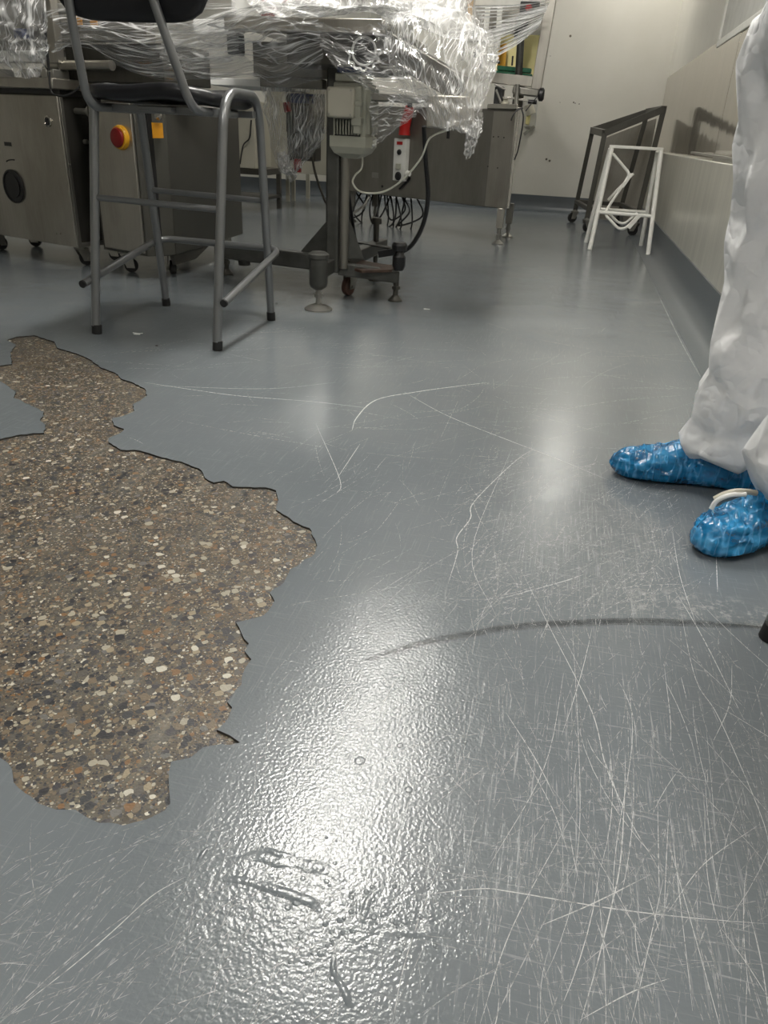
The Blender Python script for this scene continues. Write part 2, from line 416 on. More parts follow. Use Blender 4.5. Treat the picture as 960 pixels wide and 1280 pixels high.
M['skin'] = plain('skin', (.55, .33, .24), .5, var=.05)
M['hair'] = plain('brown_hair', (.05, .03, .02), .6)
M['glove'] = plain('blue_nitrile', (.05, .2, .5), .4)
M['shoe'] = plain('dark_work_shoe', (.02, .025, .035), .5)
M['shoe_white'] = plain('pale_shoe_lining', (.55, .52, .44), .6)
def emis(name, col, st):
    m, t, p = nt(name); p.inputs['Base Color'].default_value = (*col, 1); p.inputs['Emission Color'].default_value = (*col, 1); p.inputs['Emission Strength'].default_value = st; return m

# ================================================================== ROOM
def struct(o, label): return tag(o, label, kind='structure')
XL, XR, YB, YN = -6.2, 0.76, 9.0, -3.2
XO = 2.6; YJ = 2.45          # the right wall steps back before the doorway where the person stands

patch_px = [(-60,452),(0,457),(15,455),(13,441),(20,431),(9,425),(20,421),(42,419),(68,427),(72,435),(96,442),(114,450),(125,459),(144,466),(153,474),(168,479),(182,487),(184,494),(177,500),(166,505),(168,514),(153,520),(140,523),(142,531),(155,536),(151,541),(136,547),(136,553),(151,562),(175,563),(197,570),(227,577),(252,588),(256,597),(267,603),(280,601),(291,608),(332,609),(345,613),(348,625),(345,637),(354,643),(372,654),(387,660),(395,678),(394,691),(376,704),(363,711),(355,728),(337,741),(343,751),(335,764),(321,772),(295,778),(302,792),(311,804),(306,814),(314,824),(306,836),(302,856),(284,877),(290,884),(286,897),(271,912),(287,919),(300,928),(276,930),(254,934),(238,947),(214,952),(211,974),(213,1004),(206,1013),(184,1024),(153,1032),(127,1030),(109,1022),(94,1012),(70,1012),(48,1004),(31,991),(17,978),(15,961),(0,947),(-60,915),(-170,840),(-230,700),(-190,590),(-90,552),(0,549),(26,543),(55,541),(57,531),(50,525),(55,515),(39,507),(17,497),(20,490),(0,476),(-45,472),(-90,462)]
hole = []
pp = [F(u, v) for u, v in patch_px]
for i, a in enumerate(pp):
    b = pp[(i+1) % len(pp)]; L = (b - a).length; k = max(1, int(L / .012)); nn = V((-(b-a).y, (b-a).x, 0)).normalized()
    for j in range(k):
        q = a.lerp(b, j/k); s = .0035 if j else 0
        hole.append(q + nn * s * (noise.noise(q*70)*1.6) )
def area(P): return sum(P[i].x*P[(i+1)%len(P)].y - P[(i+1)%len(P)].x*P[i].y for i in range(len(P)))/2
outer = [V((XL-.1, YN-.1, 0)), V((XO+.1, YN-.1, 0)), V((XO+.1, YB+.1, 0)), V((XL-.1, YB+.1, 0))]
if area(hole) > 0: hole = hole[::-1]
tris = geometry.tessellate_polygon([outer, hole])
fb = MB(); allp = outer + hole; vs = [fb.bm.verts.new(p) for p in allp]
for t_ in tris:
    f_ = fb._f([vs[i] for i in t_])
    if f_:
        f_.normal_update()
        if f_.normal.z < 0: f_.normal_flip()
        f_.smooth = False
fb.mi = 1; n_h = len(hole); low = [fb.bm.verts.new(p - V((0, 0, .005))) for p in hole]
for i in range(n_h): fb._f([vs[4+i], vs[4+(i+1) % n_h], low[(i+1) % n_h], low[i]])

# --- marks worn into the coating: ribbons of paler or darker coating lying in the surface
def ribbon(pts, w0, mi, z=.0002, taper=True):
    pts = [V((p.x, p.y, 0)) for p in pts]; n = len(pts); prev = None; fb.mi = mi
    for i, p in enumerate(pts):
        d = (pts[min(i+1, n-1)] - pts[max(i-1, 0)])
        if d.length < 1e-6: continue
        d.normalize(); s = V((-d.y, d.x, 0))
        w = w0 * (math.sin(PI * min(max((i+.15)/(n-.7), 0), 1))**.5 if taper else 1) * .5
        cur = [fb.bm.verts.new(p + s*w + V((0,0,z))), fb.bm.verts.new(p - s*w + V((0,0,z)))]
        if prev:
            f_ = fb._f([prev[0], prev[1], cur[1], cur[0]])
            if f_: f_.normal_update(); (f_.normal.z < 0) and f_.normal_flip()
        prev = cur
def inpatch(p):
    c = False; j = len(hole) - 1
    for i in range(len(hole)):
        a, b = hole[i], hole[j]
        if (a.y > p.y) != (b.y > p.y) and p.x < (b.x-a.x)*(p.y-a.y)/(b.y-a.y)+a.x: c = not c
        j = i
    return c
def px(pts, k=6): return [F(u, v) for u, v, *_ in smooth([(a, b, 0) for a, b in pts], k)]
zc = [0.00015]
def scr(pts, w=.0010, mi=2):
    zc[0] += .0000004; ribbon(px(pts), w, mi, zc[0])
# long named scratches seen in the photograph
for pts, w in [
 ([(440,538),(446,522),(470,500),(520,490),(570,483),(612,478)], .0042),
 ([(560,730),(572,690),(571,672),(588,648),(592,628),(640,580),(668,560)], .0022),
 ([(620,770),(590,690),(640,560)], .0010),
 ([(525,1119),(600,1111),(640,1115),(760,1135),(860,1147),(960,1155)], .0013),
 ([(0,1278),(90,1208),(140,1165),(190,1120),(232,1096)], .0011),
 ([(725,1280),(745,1210),(765,1130),(775,1080),(780,1010),(782,940)], .0013),
 ([(650,710),(690,790),(740,890),(758,960),(790,1030),(820,1080)], .0013),
 ([(845,740),(880,800),(930,900)], .0013), ([(850,760),(870,850),(900,900),(955,1030),(960,1080)], .0011),
 ([(632,890),(670,950),(693,995)], .0012), ([(650,935),(690,1010),(710,1065)], .0009),
 ([(676,1157),(740,1130),(810,1095)], .0012), ([(835,1140),(880,1080),(950,1030)], .0009),
 ([(725,1275),(790,1240),(840,1222)], .0010), ([(830,830),(838,900),(838,940)], .0010),
 ([(785,850),(790,930),(770,1060),(765,1140)], .0009), ([(915,830),(912,880),(890,930)], .0010),
 ([(715,780),(722,900),(725,1020),(718,1100)], .0008), ([(610,1085),(680,960),(705,840)], .0008),
 ([(180,478),(240,487),(300,495),(390,502),(460,510)], .0030), ([(190,482),(330,486),(420,478)], .0020),
 ([(505,490),(560,520),(640,552),(700,575),(760,600)], .0022), ([(395,530),(425,600),(420,618)], .0016), ([(420,600),(440,570),(450,555)], .0016),
 ([(620,750),(700,728),(730,718)], .0016), ([(840,660),(850,720),(870,780)], .0012), ([(895,690),(897,740)], .0016),
 
 ([(490,1280),(510,1190),(560,1050)], .0007), ([(880,1000),(885,1100),(905,1180)], .0008), ([(600,1280),(640,1160),(720,1010)], .0008), ([(822,1000),(824,1120)], .0009),
 ([(836,1010),(830,1140)], .0008), ([(745,1150),(765,1205)], .0008)]:
    scr(pts, w)
scr([(805,330),(847,419),(875,470)], .0035, 3); scr([(812,335),(860,420),(882,458)], .0030, 3); scr([(822,345),(866,410),(884,440)], .006, 3)
# random families, dense where trolleys and feet have turned
def fam(n, box, ang, spread, Lr, wr, mi):
    k = 0
    while k < n:
        u = random.uniform(box[0], box[2]); v = random.uniform(box[1], box[3]); p = F(u, v); k += 1
        if v < 200 or p.length > 9: continue
        a = math.radians(random.gauss(ang, spread)); L = random.uniform(*Lr) * random.random()**.7; q = []
        cu = random.gauss(0, .12)
        for i in range(7):
            t = (i/6 - .5) * L; aa = a + cu*(i/6-.5); q.append(p + V((math.cos(aa)*t, math.sin(aa)*t, 0)))
        if any(inpatch(x) for x in q): continue
        zc[0] += .0000002; ribbon(q, random.uniform(*wr), mi, zc[0])
fam(420, (580, 560, 860, 770), 62, 28, (.03, .22), (.0006, .0016), 3)
fam(260, (600, 570, 850, 740), 55, 14, (.03, .16), (.0006, .0014), 3)
fam(110, (560, 640, 900, 800), 100, 20, (.04, .22), (.0008, .0013), 3)
fam(300, (580, 780, 960, 1280), 95, 13, (.04, .30), (.0004, .0009), 3)
fam(190, (640, 800, 960, 1150), 75, 22, (.03, .22), (.0004, .0008), 3)
fam(44, (620, 780, 960, 1280), 98, 20, (.08, .35), (.0005, .0010), 2)
fam(90, (560, 900, 960, 1240), 12, 8, (.05, .25), (.0004, .0007), 3)
fam(160, (380, 420, 700, 760), 70, 40, (.04, .4), (.0006, .0015), 3)
fam(110, (150, 400, 850, 560), 20, 30, (.08, .6), (.0010, .0020), 3)
fam(200, (0, 1030, 420, 1280), 62, 20, (.03, .18), (.0004, .0008), 3)
fam(90, (0, 1020, 600, 1280), 95, 12, (.03, .14), (.0004, .0007), 3)
fam(100, (300, 560, 640, 1000), 70, 22, (.03, .25), (.0005, .0010), 3)
fam(160, (-250, 400, 1500, 1280), 70, 50, (.05, .4), (.0005, .0012), 3)
# rubber skid: a long dark arc
arc = px([(455,826),(480,818),(530,803),(590,792),(650,783),(720,779),(790,777),(860,779),(930,783),(975,787)], 8)
for k, (dw, w, a0, a1) in enumerate([(0, .024, 0, 99), (0, .018, 8, 99), (.001, .013, 0, 99), (.001, .009, 20, 60), (-.009, .003, 44, 99), (.009, .0022, 34, 99), (.0105, .002, 40, 70), (.002, .006, 60, 74)]):
    ribbon([p + V((.1, 1, 0)).normalized()*dw for p in arc[a0:a1]], w, 4, .0001 + .000003*k)
floor = fb.build('floor', [M['floor'], M['rim'], M['scratch'], M['scratch_faint'], M['skid']], sharp=None)
for pl in floor.data.polygons: pl.use_smooth = False
struct(floor, 'blue-grey glossy resin floor, scratched and worn')
tb = MB(); lo = V((min(p.x for p in hole)-.1, min(p.y for p in hole)-.1, -.0042)); hi = V((max(p.x for p in hole)+.1, max(p.y for p in hole)+.1, 0))
tb.box(((lo.x+hi.x)/2, (lo.y+hi.y)/2, -.0142), (hi.x-lo.x, hi.y-lo.y, .02))
struct(tb.build('floor_patch', M['terrazzo']), 'patch of exposed brown pebbled concrete where the grey coating is gone')

# raised ridges and blisters of the old repair, same coating
rb = MB()
def ridge(pts, w, h):
    P_ = px(pts, 8); n = len(P_); prev = None
    for i, p in enumerate(P_):
        d = (P_[min(i+1, n-1)] - P_[max(i-1, 0)]).normalized(); s = V((-d.y, d.x, 0)); e = math.sin(PI*(i+.2)/(n-.6))
        p = p + s * noise.noise(p*45) * w * .5; hh = 1.35*h*e*(.7+.6*noise.noise(p*60)); ww = w*(.6+.5*e)
        cur = [rb.bm.verts.new(p + s*ww*t + V((0,0,max(hh, .0001)*(math.cos(t*PI)*.5+.5) - .0003))) for t in (-1, -.5, 0, .5, 1)]
        if prev:
            for j in range(4): rb._f([prev[j], prev[j+1], cur[j+1], cur[j]])
        prev = cur
ridge([(262,1096),(310,1102),(360,1118),(392,1132),(412,1160)], .007, .0022)
ridge([(262,1078),(330,1072),(400,1085),(445,1108)], .010, .0016)
ridge([(318,1060),(345,1066),(380,1074)], .006, .0014)
ridge([(418,1192),(416,1212),(428,1232),(436,1254),(446,1256)], .0045, .0022)
ridge([(446,1100),(450,1150),(462,1125),(478,1110)], .005, .0012)
ridge([(245,1080),(252,1068),(262,1058)], .004, .0022)
ridge([(0,1024),(80,1036),(160,1040),(215,1052),(258,1048)], .010, .0010)
ridge([(450,1162),(520,1166),(570,1170)], .006, .001)
for (u, v, r) in [(450,951,.008),(500,932,.005),(511,987,.0055),(582,927,.003),(360,1134,.004),(371,1128,.005),(374,1124,.004),(408,1047,.002),(404,1110,.002),(580,930,.003)]:
    p = F(u, v); rb.lathe(p, [(r*1.0, -.0002), (r*.85, .0003), (r*.5, .0005), (r*.05, .0005)], n=9)
for k in range(60):
    u = random.gauss(450, 60); v = random.gauss(1150, 40); r = random.uniform(.0010, .0030); p = F(u, v)
    rb.lathe(p, [(r*1.3, -.0001), (r, .0002), (r*.5, .0004), (r*.05, .00045)], n=10)
struct(rb.build('floor_repair', M['floor'], sharp=None), 'raised seam and blisters of an old floor repair')

def room_wall(name, a, b, label, m='wall'):
    return struct(MB().bb(a, b).build(name, M[m]), label)
room_wall('wall_back', (XL-.1, YB, -.01), (XO+.1, YB+.12, CEIL), 'cream painted back wall')
room_wall('wall_left', (XL-.12, YN, -.01), (XL, YB, CEIL), 'cream painted left wall')
room_wall('wall_front', (XL-.1, YN-.12, -.01), (XO+.1, YN, CEIL), 'cream wall behind the viewer')
room_wall('wall_right', (XO, YN, -.01), (XO+.12, YJ, CEIL), 'cream wall beyond the doorway')
# right wall with window opening: built of four pieces in one mesh
w = MB(); wy0, wy1, wz0, wz1 = 4.2, 5.80, 1.31, 2.3
w.bb((XR, YJ, -.01), (XR+.16, YB, wz0)); w.bb((XR, YJ, wz1), (XR+.16, YB, CEIL)); w.bb((XR, YJ, wz0), (XR+.16, wy0, wz1)); w.bb((XR, wy1, wz0), (XR+.16, YB, wz1))
w.bb((XR+.02, YJ, -.01), (XO, YJ+.1, CEIL))
struct(w.build('wall_right', M['wall']), 'cream painted upper wall on the right')
wf = MB()
for a, b in (((XR-.014, wy0-.04, wz0-.04), (XR+.05, wy1+.04, wz0)), ((XR-.014, wy0-.04, wz1), (XR+.05, wy1+.04, wz1+.04)), ((XR-.014, wy0-.04, wz0), (XR+.05, wy0, wz1)), ((XR-.014, wy1, wz0), (XR+.05, wy1+.04, wz1))): wf.bb(a, b)
wn = struct(wf.build('window_1', M['white'], bevel=.004), 'white framed window in the right wall')
MB().bb((XR-.004, wy0-.01, wz0-.01), (XR+.004, wy1+.01, wz1+.01)).build('pane', M['lightgrey'], wn)
room_wall('ceiling', (XL-.1, YN-.1, CEIL), (XO+.1, YB+.1, CEIL+.1), 'white ceiling', 'ceiling')
# cladding sheets
c1 = MB(); c1.bb((XR-.008, 5.03, .60), (XR, 8.998, 1.305)); c1.bb((XR-.008, YJ+.01, .60), (XR, 5.02, 1.262))
struct(c1.build('trim_1', M['clad_up'], bevel=.001), 'beige steel sheet cladding the right wall above the ledge')
c2 = MB(); c2.bb((.672, YJ, .0), (.752, 8.998, .650))
struct(c2.build('trim_2', M['clad_low'], bevel=.004), 'pale steel clad low plinth along the right wall')
# coved epoxy skirting: profile swept along the right wall and along the back wall
prof = [(.0, .165), (.010, .165), (.012, .10), (.020, .055), (.045, .022), (.080, .006), (.140, .0008), (.14, -.004), (0, -.004)]
cv = MB(); cv.loft([[V((.672 - a, y, z)) for a, z in prof] for y in (YJ, 3.4, 5.2, 7., 8.998)])
struct(cv.build('baseboard_right', M['skirt'], sharp=50), 'blue-grey coved skirting along the right wall')
cv = MB(); cv.loft([[V((x, YB - a, z*.95)) for a, z in prof] for x in (XL, -2, .672)])
struct(cv.build('baseboard_back', M['skirt'], sharp=50), 'blue-grey skirting along the back wall')
cv = MB(); cv.loft([[V((x, YJ - a, z)) for a, z in prof] for x in (.78, XO)]); struct(cv.build('baseboard_return', M['skirt'], sharp=50), 'blue-grey skirting on the wall return')
# small scars on the back wall (dents and fixing holes)
sc_ = MB()
for (u, v, r) in [(713,45,.012),(717,128,.008),(719,129,.006),(724,130,.006),(683,199,.012),(687,201,.012),(688,70,.004),(700,128,.004)]:
    p = atY(u, v, YB - .0005); sc_.lathe(p, [(r, 0), (r*.8, -.001)], axis=(0, 1, 0), n=8)
struct(sc_.build('wall_scars', M['dent']), 'small dark dents in the back wall')

# ------------------------------------------------------------------ ceiling lights
mats_l = {}
for i, (x, y, k) in enumerate(LAMPS):
    where = ['above the bare concrete patch', 'above the wrapped conveyor', 'before the back wall, left', 'beside the cream cladding wall', 'over the grey floor near the viewer', 'over the doorway right of the person'][i]
    e = empty('ceiling_light', (x, y, CEIL), 'rectangular white ceiling light ' + where, 'ceiling light', 'ceiling lights')
    fr_ = MB(); fr_.bb((x-.19, y-.49, CEIL-.05), (x-.15, y+.49, CEIL)); fr_.bb((x+.15, y-.49, CEIL-.05), (x+.19, y+.49, CEIL)); fr_.bb((x-.15, y-.49, CEIL-.05), (x+.15, y-.45, CEIL)); fr_.bb((x-.15, y+.45, CEIL-.05), (x+.15, y+.49, CEIL))
    fr_.build('light_frame', M['white'], e)
    if k not in mats_l: mats_l[k] = emis('lamp_diffuser_%d' % len(mats_l), (1.0, .97, .90), LAMP_STRENGTH * k)
    MB().bb((x-.15, y-.45, CEIL-.04), (x+.15, y+.45, CEIL-.02)).build('diffuser', mats_l[k], e)

# ================================================================== STOOL
def make_stool(label):
    e = empty('bar_stool', (-1.39, 2.66, 0), label, 'stool')
    T = M['tube']; r = .0155
    A = {'fl': V((-1.644, 2.448, 0)), 'fr': V((-1.143, 2.405, 0)), 'rr': V((-1.138, 2.917, 0)), 'rl': V((-1.645, 2.983, 0))}
    top = {'fl': V((-1.580, 2.515, .805)), 'fr': V((-1.112, 2.495, .805)), 'rr': V((-1.130, 2.825, .805)), 'rl': V((-1.610, 2.845, .805))}
    for a, b in (('fl', 'rl'), ('fr', 'rr')):
        path = bend([A[a] + V((0,0,.03)), top[a], top[b], A[b] + V((0,0,.03))], .10, 8)
        m = len(path) // 2
        MB().tube(path[:m+1], r).build('leg', T, e); MB().tube(path[m:], r).build('leg', T, e)
    for k, a in A.items():
        d = (top[k] - a).normalized(); MB().tube([a, a + d*.034], .0178, 14).build('foot_cap', M['rubber'], e, bevel=.002)
    def on(k, z): return A[k].lerp(top[k], z/.805)
    MB().tube([on('fl', .468), on('fr', .460)], .0105).build('rail', T, e)
    MB().tube([on('rl', .468), on('rr', .460)], .0105).build('rail', T, e)
    q = [V((-1.650, 2.415, .185)), V((-1.655, 2.995, .275)), V((-1.110, 2.965, .275)), V((-1.105, 2.40, .170))]
    fr = MB().tube(bend(q, .07, 8), .0135).build('footrest', T, e)
    for p, d in ((q[0], q[0]-q[1]), (q[3], q[3]-q[2])):
        d.normalize(); MB().tube([p, p + d*.008], .0132).build('plug', M['rubber'], fr)
    # seat cushion: rounded square pad with rolled edges
    sb = MB(); n = 40; rings = []
    for rr, z in ((.60, .760), (.93, .757), (.99, .765), (1.0, .778), (.985, .792), (.93, .800), (.80, .8035), (.4, .802), (.05, .8015)):
        ring = []
        for i in range(n):
            a = 2*PI*i/n; c, s = math.cos(a), math.sin(a); k = (abs(c)**4.5 + abs(s)**4.5)**(-1/4.5)
            x, y = c*k*.228*rr, s*k*.235*rr
            ring.append(V((-1.370 + x, 2.668 + y, z + .004 + .006*math.sin(x*18)*rr + .012*(abs(y)/.215)**3)))
        rings.append(ring)
    sb.loft(rings).build('seat', M['vinyl'], e, sharp=60)
    MB().bb((-1.575, 2.53, .735), (-1.12, 2.56, .757)).bb((-1.60, 2.77, .735), (-1.13, 2.80, .757)).bb((-1.42, 2.50, .740), (-1.30, 2.84, .755)).build('seat_frame', T, e, bevel=.002)
    for (x0, x1) in ((-1.520, -1.545), (-1.290, -1.185)):
        MB().tube(bend([V((x0, 2.335, 1.16)), V((x0*.55+x1*.45, 2.36, .98)), V((x1, 2.415, .745)), V((x1+.01, 2.72, .745))], .06, 8), .0135).build('backrest_tube', T, e)
    # padded backrest, gently curved across
    bk = MB(); rings = []
    for i in range(17):
        u = i/16*2 - 1; x = -1.340 + u*.246; yc = 2.368 + .028*(1 - u*u); sh = (1 - abs(u)**6)**.5 if abs(u) < 1 else .25
        sh = max(sh, .3); ring = []
        for j in range(20):
            a = 2*PI*j/20; c, s = math.cos(a), math.sin(a); k = (abs(c)**5 + abs(s)**5)**(-1/5)
            ring.append(V((x, yc + .020*c*k*(.6+.4*sh) + s*k*-.012, 1.068 + .095*s*k*sh)))
        rings.append(ring)
    bk.loft(rings).build('backrest', M['vinyl'], e, sharp=60)
    return e
stool = make_stool('tall grey tubular stool with black padded seat and backrest, before the wrapped machines')
def dup(root):
    r = root.copy(); COL.objects.link(r)
    for ch in list(root.children):
        c = ch.copy(); COL.objects.link(c); c.parent = r; c.matrix_parent_inverse = ch.matrix_parent_inverse.copy()
        for g in ch.children:
            d = g.copy(); COL.objects.link(d); d.parent = c; d.matrix_parent_inverse = g.matrix_parent_inverse.copy()
    return r
# second stool: only the tip of one leg enters the picture at the right edge
st2 = dup(stool); st2['label'] = 'second grey stool, only its black rubber leg tip showing at the right edge'
st2.location = V((-1.39 + .422 + 1.645, 2.66 + 1.128 - 2.983, 0))

# ================================================================== TRESTLE (white tube frame) AND TROLLEY
e = empty('folding_trestle', (.38, 6.15, 0), 'white painted tubular folding trestle in front of the dark trolley', 'trestle', rz=0)
r = .016
fl, frr, bl, br = V((.180, 5.97, 0)), V((.590, 5.91, 0)), V((.155, 6.40, 0)), V((.575, 6.42, 0))
tl, tr_ = V((.222, 6.10, .675)), V((.560, 6.10, .672)); tl2, tr2 = V((.215, 6.16, .672)), V((.545, 6.17, .668))
for a, b in ((fl, tl), (frr, tr_), (bl, tl2), (br, tr2)): MB().tube([a, b], r).build('leg', M['white'], e)
MB().bar((.205, 6.12, .686), (.575, 6.12, .684), .045, .020).build('top_bar', M['white'], e, bevel=.004)
MB().tube([fl.lerp(tl, .38), frr.lerp(tr_, .38)], .012).build('rail', M['white'], e)
MB().tube([bl.lerp(tl2, .38), br.lerp(tr2, .38)], .012).build('rail', M['white'], e)
t1 = [atY(766,192,6.06), atY(787,217,6.06), atY(783,225,6.04), atY(762,256,6.03), atY(756,268,6.02), atY(773,286,6.0), atY(781,286,6.0), atY(800,269,6.0)]
MB().tube(bend(t1, .03), .010).build('brace', M['white'], e)
t2 = [atY(760,250,6.2), atY(772,237,6.2), atY(792,217,6.2)]
MB().tube(t2, .009).build('brace', M['white'], e)
MB().tube(bend([atY(757,262,6.14), atY(772,278,6.14), atY(781,280,6.14), atY(797,266,6.14)], .03), .009).build('brace', M['white'], e)
MB().bar(atY(778,234,6.04), atY(790,217,6.04), .02, .02).build('clamp', M['white'], e, bevel=.003); MB().bar(atY(785,285,5.99), atY(800,268,5.99), .022, .03).build('clamp', M['white'], e, bevel=.003)

def caster(x, y, rad=.045, h=.12, parent=None, turn=0.0, wheel='rubber', name='caster'):
    d = V((math.cos(turn), math.sin(turn), 0)); s = V((-d.y, d.x, 0)); c = V((x, y, rad)) + d*.02
    f = MB(); top = V((x, y, h))
    for k in (-1, 1):
        f.prism([c + s*k*.02 + d*-.022 + V((0,0,-.01)), c + s*k*.02 + d*.018 + V((0,0,-.012)), top + s*k*.02 + d*.03 + V((0,0,-.02)), top + s*k*.02 - d*.03 + V((0,0,-.02))], s*k*.003)
    f.box(top - V((0,0,.017)), (.06, .046, .006)); f.lathe(top - V((0,0,.015)), [(.022, 0), (.02, .015)]); f.tube([c - s*.028, c + s*.028], .006, 8)
    o = f.build(name, M['zinc'], parent)
    MB().lathe(c - s*.014, [(rad*.55, 0), (rad*.95, .001), (rad, .006), (rad, .022), (rad*.95, .027), (rad*.55, .028)], axis=s, n=24).build('wheel', M[wheel], o)
    return o
e = empty('frame_trolley', (.33, 7.5, 0), 'dark steel square tube trolley frame on castors in the back corner', 'trolley')
D = M['steel_dark']; w = .040
FL, FR, BL, BR = V((.150, 7.16, 0)), V((.565, 7.16, 0)), V((.045, 7.95, 0)), V((.46, 7.95, 0))
def at(p, z): return V((p.x, p.y, z))
tops = {'FL': V((.185, 7.16, .775)), 'FR': V((.615, 7.16, .965)), 'BL': V((.092, 7.9, .80)), 'BR': V((.545, 7.9, .965))}
for p, k in ((FL, 'FL'), (FR, 'FR'), (BL, 'BL'), (BR, 'BR')): MB().bar(at(p, .115), tops[k], w, w, (0, 1, 0)).build('upright', D, e, bevel=.003)
for a, b in (('FL', 'FR'), ('BL', 'BR'), ('FL', 'BL'), ('FR', 'BR')): MB().bar(tops[a], tops[b], .045, .052).build('top_rail', D, e, bevel=.003)
for a, b in ((FL, FR), (BL, BR), (FL, BL), (FR, BR)): MB().bar(at(a, .19), at(b, .19), .034, .034).build('lower_rail', D, e, bevel=.003)
for p, a in ((FL, .6), (FR, 2.6), (BL, 3.6), (BR, 1.)): caster(p.x, p.y, .045, .12, e, a)
# polished sheet leaning between trolley and wall
e = MB().prism([(.20, 8.30, .02), (.66, 8.10, .02), (.66, 8.25, .93), (.22, 8.45, .74)], (.003, .012, .0)).build('steel_sheet', M['steel'], bevel=.001)
tag(e, 'flat steel sheet leaning upright behind the dark trolley', 'sheet')
# rail lying on the ledge
e = MB().bar(atX(866, 192, .712) , atX(945, 205, .712), .030, .012).bar(atX(893,200,.708), atX(965,208,.708), .024, .02).build('steel_rail', M['zinc'], bevel=.003)
bb = [e.matrix_world @ v.co for v in e.data.vertices]; 
tag(e, 'narrow steel rail lying on the ledge of the right wall', 'rail')
for v in e.data.vertices: v.co.z += .6505 - min(b.z for b in bb)

# ================================================================== MACHINES
class Fr:                                              # oriented local frame on the floor: a = along, b = depth, z = up
    def __init__(s, o, u):
        s.o = V((o[0], o[1], 0)); s.u = V((u[0], u[1], 0)).normalized(); s.w = V((-s.u.y, s.u.x, 0))
        if s.w.y < 0: s.w = -s.w
        s.R = Matrix((s.u, s.w, V((0,0,1)))).transposed()
    def p(s, a, b, z): return s.o + s.u*a + s.w*b + V((0,0,z))
    def box(s, mb, A, B, Z): mb.box(s.p(sum(A)/2, sum(B)/2, sum(Z)/2), (abs(A[1]-A[0]), abs(B[1]-B[0]), abs(Z[1]-Z[0])), s.R); return mb
    def hit(s, u, v, b=0.0):                           # survey a point on the frame's front plane
        r = ray(u, v); o = V((0,0,H)); q = s.p(0, b, 0); return o + r * ((q - o).dot(s.w) / r.dot(s.w))

def levelling_foot(x, y, h, parent, rr=.045, mat='zinc', rod=.012):
    f = MB().lathe((x, y, 0), [(rr, 0), (rr, .006), (rr*.55, .020), (rod*1.3, .026), (rod, .028), (rod, h)], n=20)
    o = f.build('levelling_foot', M[mat], parent)
    MB().lathe((x, y, .055), [(rod*1.7, 0), (rod*1.7, .014)], n=6).build('lock_nut', M[mat], o); return o

# ---------------- A: packing machine, leftmost
fa = Fr((-2.46, 3.59), (-.61, .20))
e = empty('packing_machine', fa.p(.45, .3, 0), 'leftmost steel machine with a round black vent in its front panel', 'machine')
fa.box(MB(), (0, .95), (0, .012), (.105, .795)).build('front_panel', M['steel'], e, bevel=.003)
fa.box(MB(), (.02, .95), (.012, .36), (.12, .80)).build('body', M['steel_dark'], e, bevel=.004)
m_ = MB(); fa.box(m_, (-.004, .022), (.012, .03), (.105, .80)); fa.box(m_, (-.004, .022), (.34, .36), (.105, .80)); fa.box(m_, (-.004, .022), (.012, .36), (.105, .125)); m_.build('side_frame', M['steel_side'], e, bevel=.002)
fa.box(MB(), (-.02, .95), (-.03, .38), (.822, .868)).build('top_rail', M['steel'], e, bevel=.005)
fa.box(MB(), (0, .95), (.02, .36), (.795, .825)).build('shadow_gap', M['black'], e)
pv = fa.hit(18, 233); MB().lathe(pv - fa.w*.004, [(.082, 0), (.082, .006), (.074, .007), (.074, .002), (.055, .002), (.055, .006), (.02, .006)], axis=-fa.w, n=36).build('vent', M['black'], e)
pb = fa.hit(61, 152); bt = MB().lathe(pb, [(.024, 0), (.024, .008), (.019, .010), (.017, .005), (.016, .005)], axis=-fa.w, n=28).build('push_button', M['steel_bright'], e); MB().lathe(pb - fa.w*.004, [(.0155, 0), (.0155, .004), (.013, .006)], axis=-fa.w, n=20).build('button_cap', M['black'], bt)
pl_ = fa.hit(10, 180); fa_ = MB().box(pl_ - fa.w*.001, (.055, .003, .018), fa.R); fa_.build('type_plate', M['black'], e)
pc = fa.hit(18, 204); k_ = MB(); k_.tube([pc - fa.w*.001 + fa.u*(.07*math.cos(t)) + V((0,0,.02*math.sin(t) - .004)) for t in [PI*.15 + i*.2 for i in range(7)]], .0035, 6); k_.build('rotation_arrow', M['black'], e)
for (u, v) in [(88,205),(71,292),(76,292)]: MB().lathe(fa.hit(u, v), [(.006, 0), (.006, .002), (.003, .004)], axis=-fa.w, n=10).build('screw', M['steel_side'], e)
k_ = MB().lathe(fa.p(.0, .13, .60), [(.012, 0), (.012, .016), (.006, .02)], axis=-fa.u, n=14); k_.build('side_bolt', M['zinc'], e); MB().lathe(fa.p(0, .17, .37), [(.01, 0), (.01, .01)], axis=-fa.u, n=12).build('side_bolt', M['zinc'], e)
MB().tube([fa.p(.0, .26, .165), fa.p(-.13, .22, .155)], .012).build('side_rod', M['zinc'], e)
MB().tube([fa.p(.0, .10, .735), fa.p(-.15, .10, .735)], .014).lathe(fa.p(-.10, .10, .735), [(.026, 0), (.026, .04)], axis=-fa.u, n=20).build('guide_rod', M['zinc'], e)
caster(*fa.p(.07, .08, 0).xy, .036, .105, e, 1.0); caster(*fa.p(.8, .08, 0).xy, .036, .105, e, 1.4); caster(*fa.p(.1, .30, 0).xy, .036, .105, e, .4); caster(*fa.p(.8, .30, 0).xy, .036, .105, e, .4)
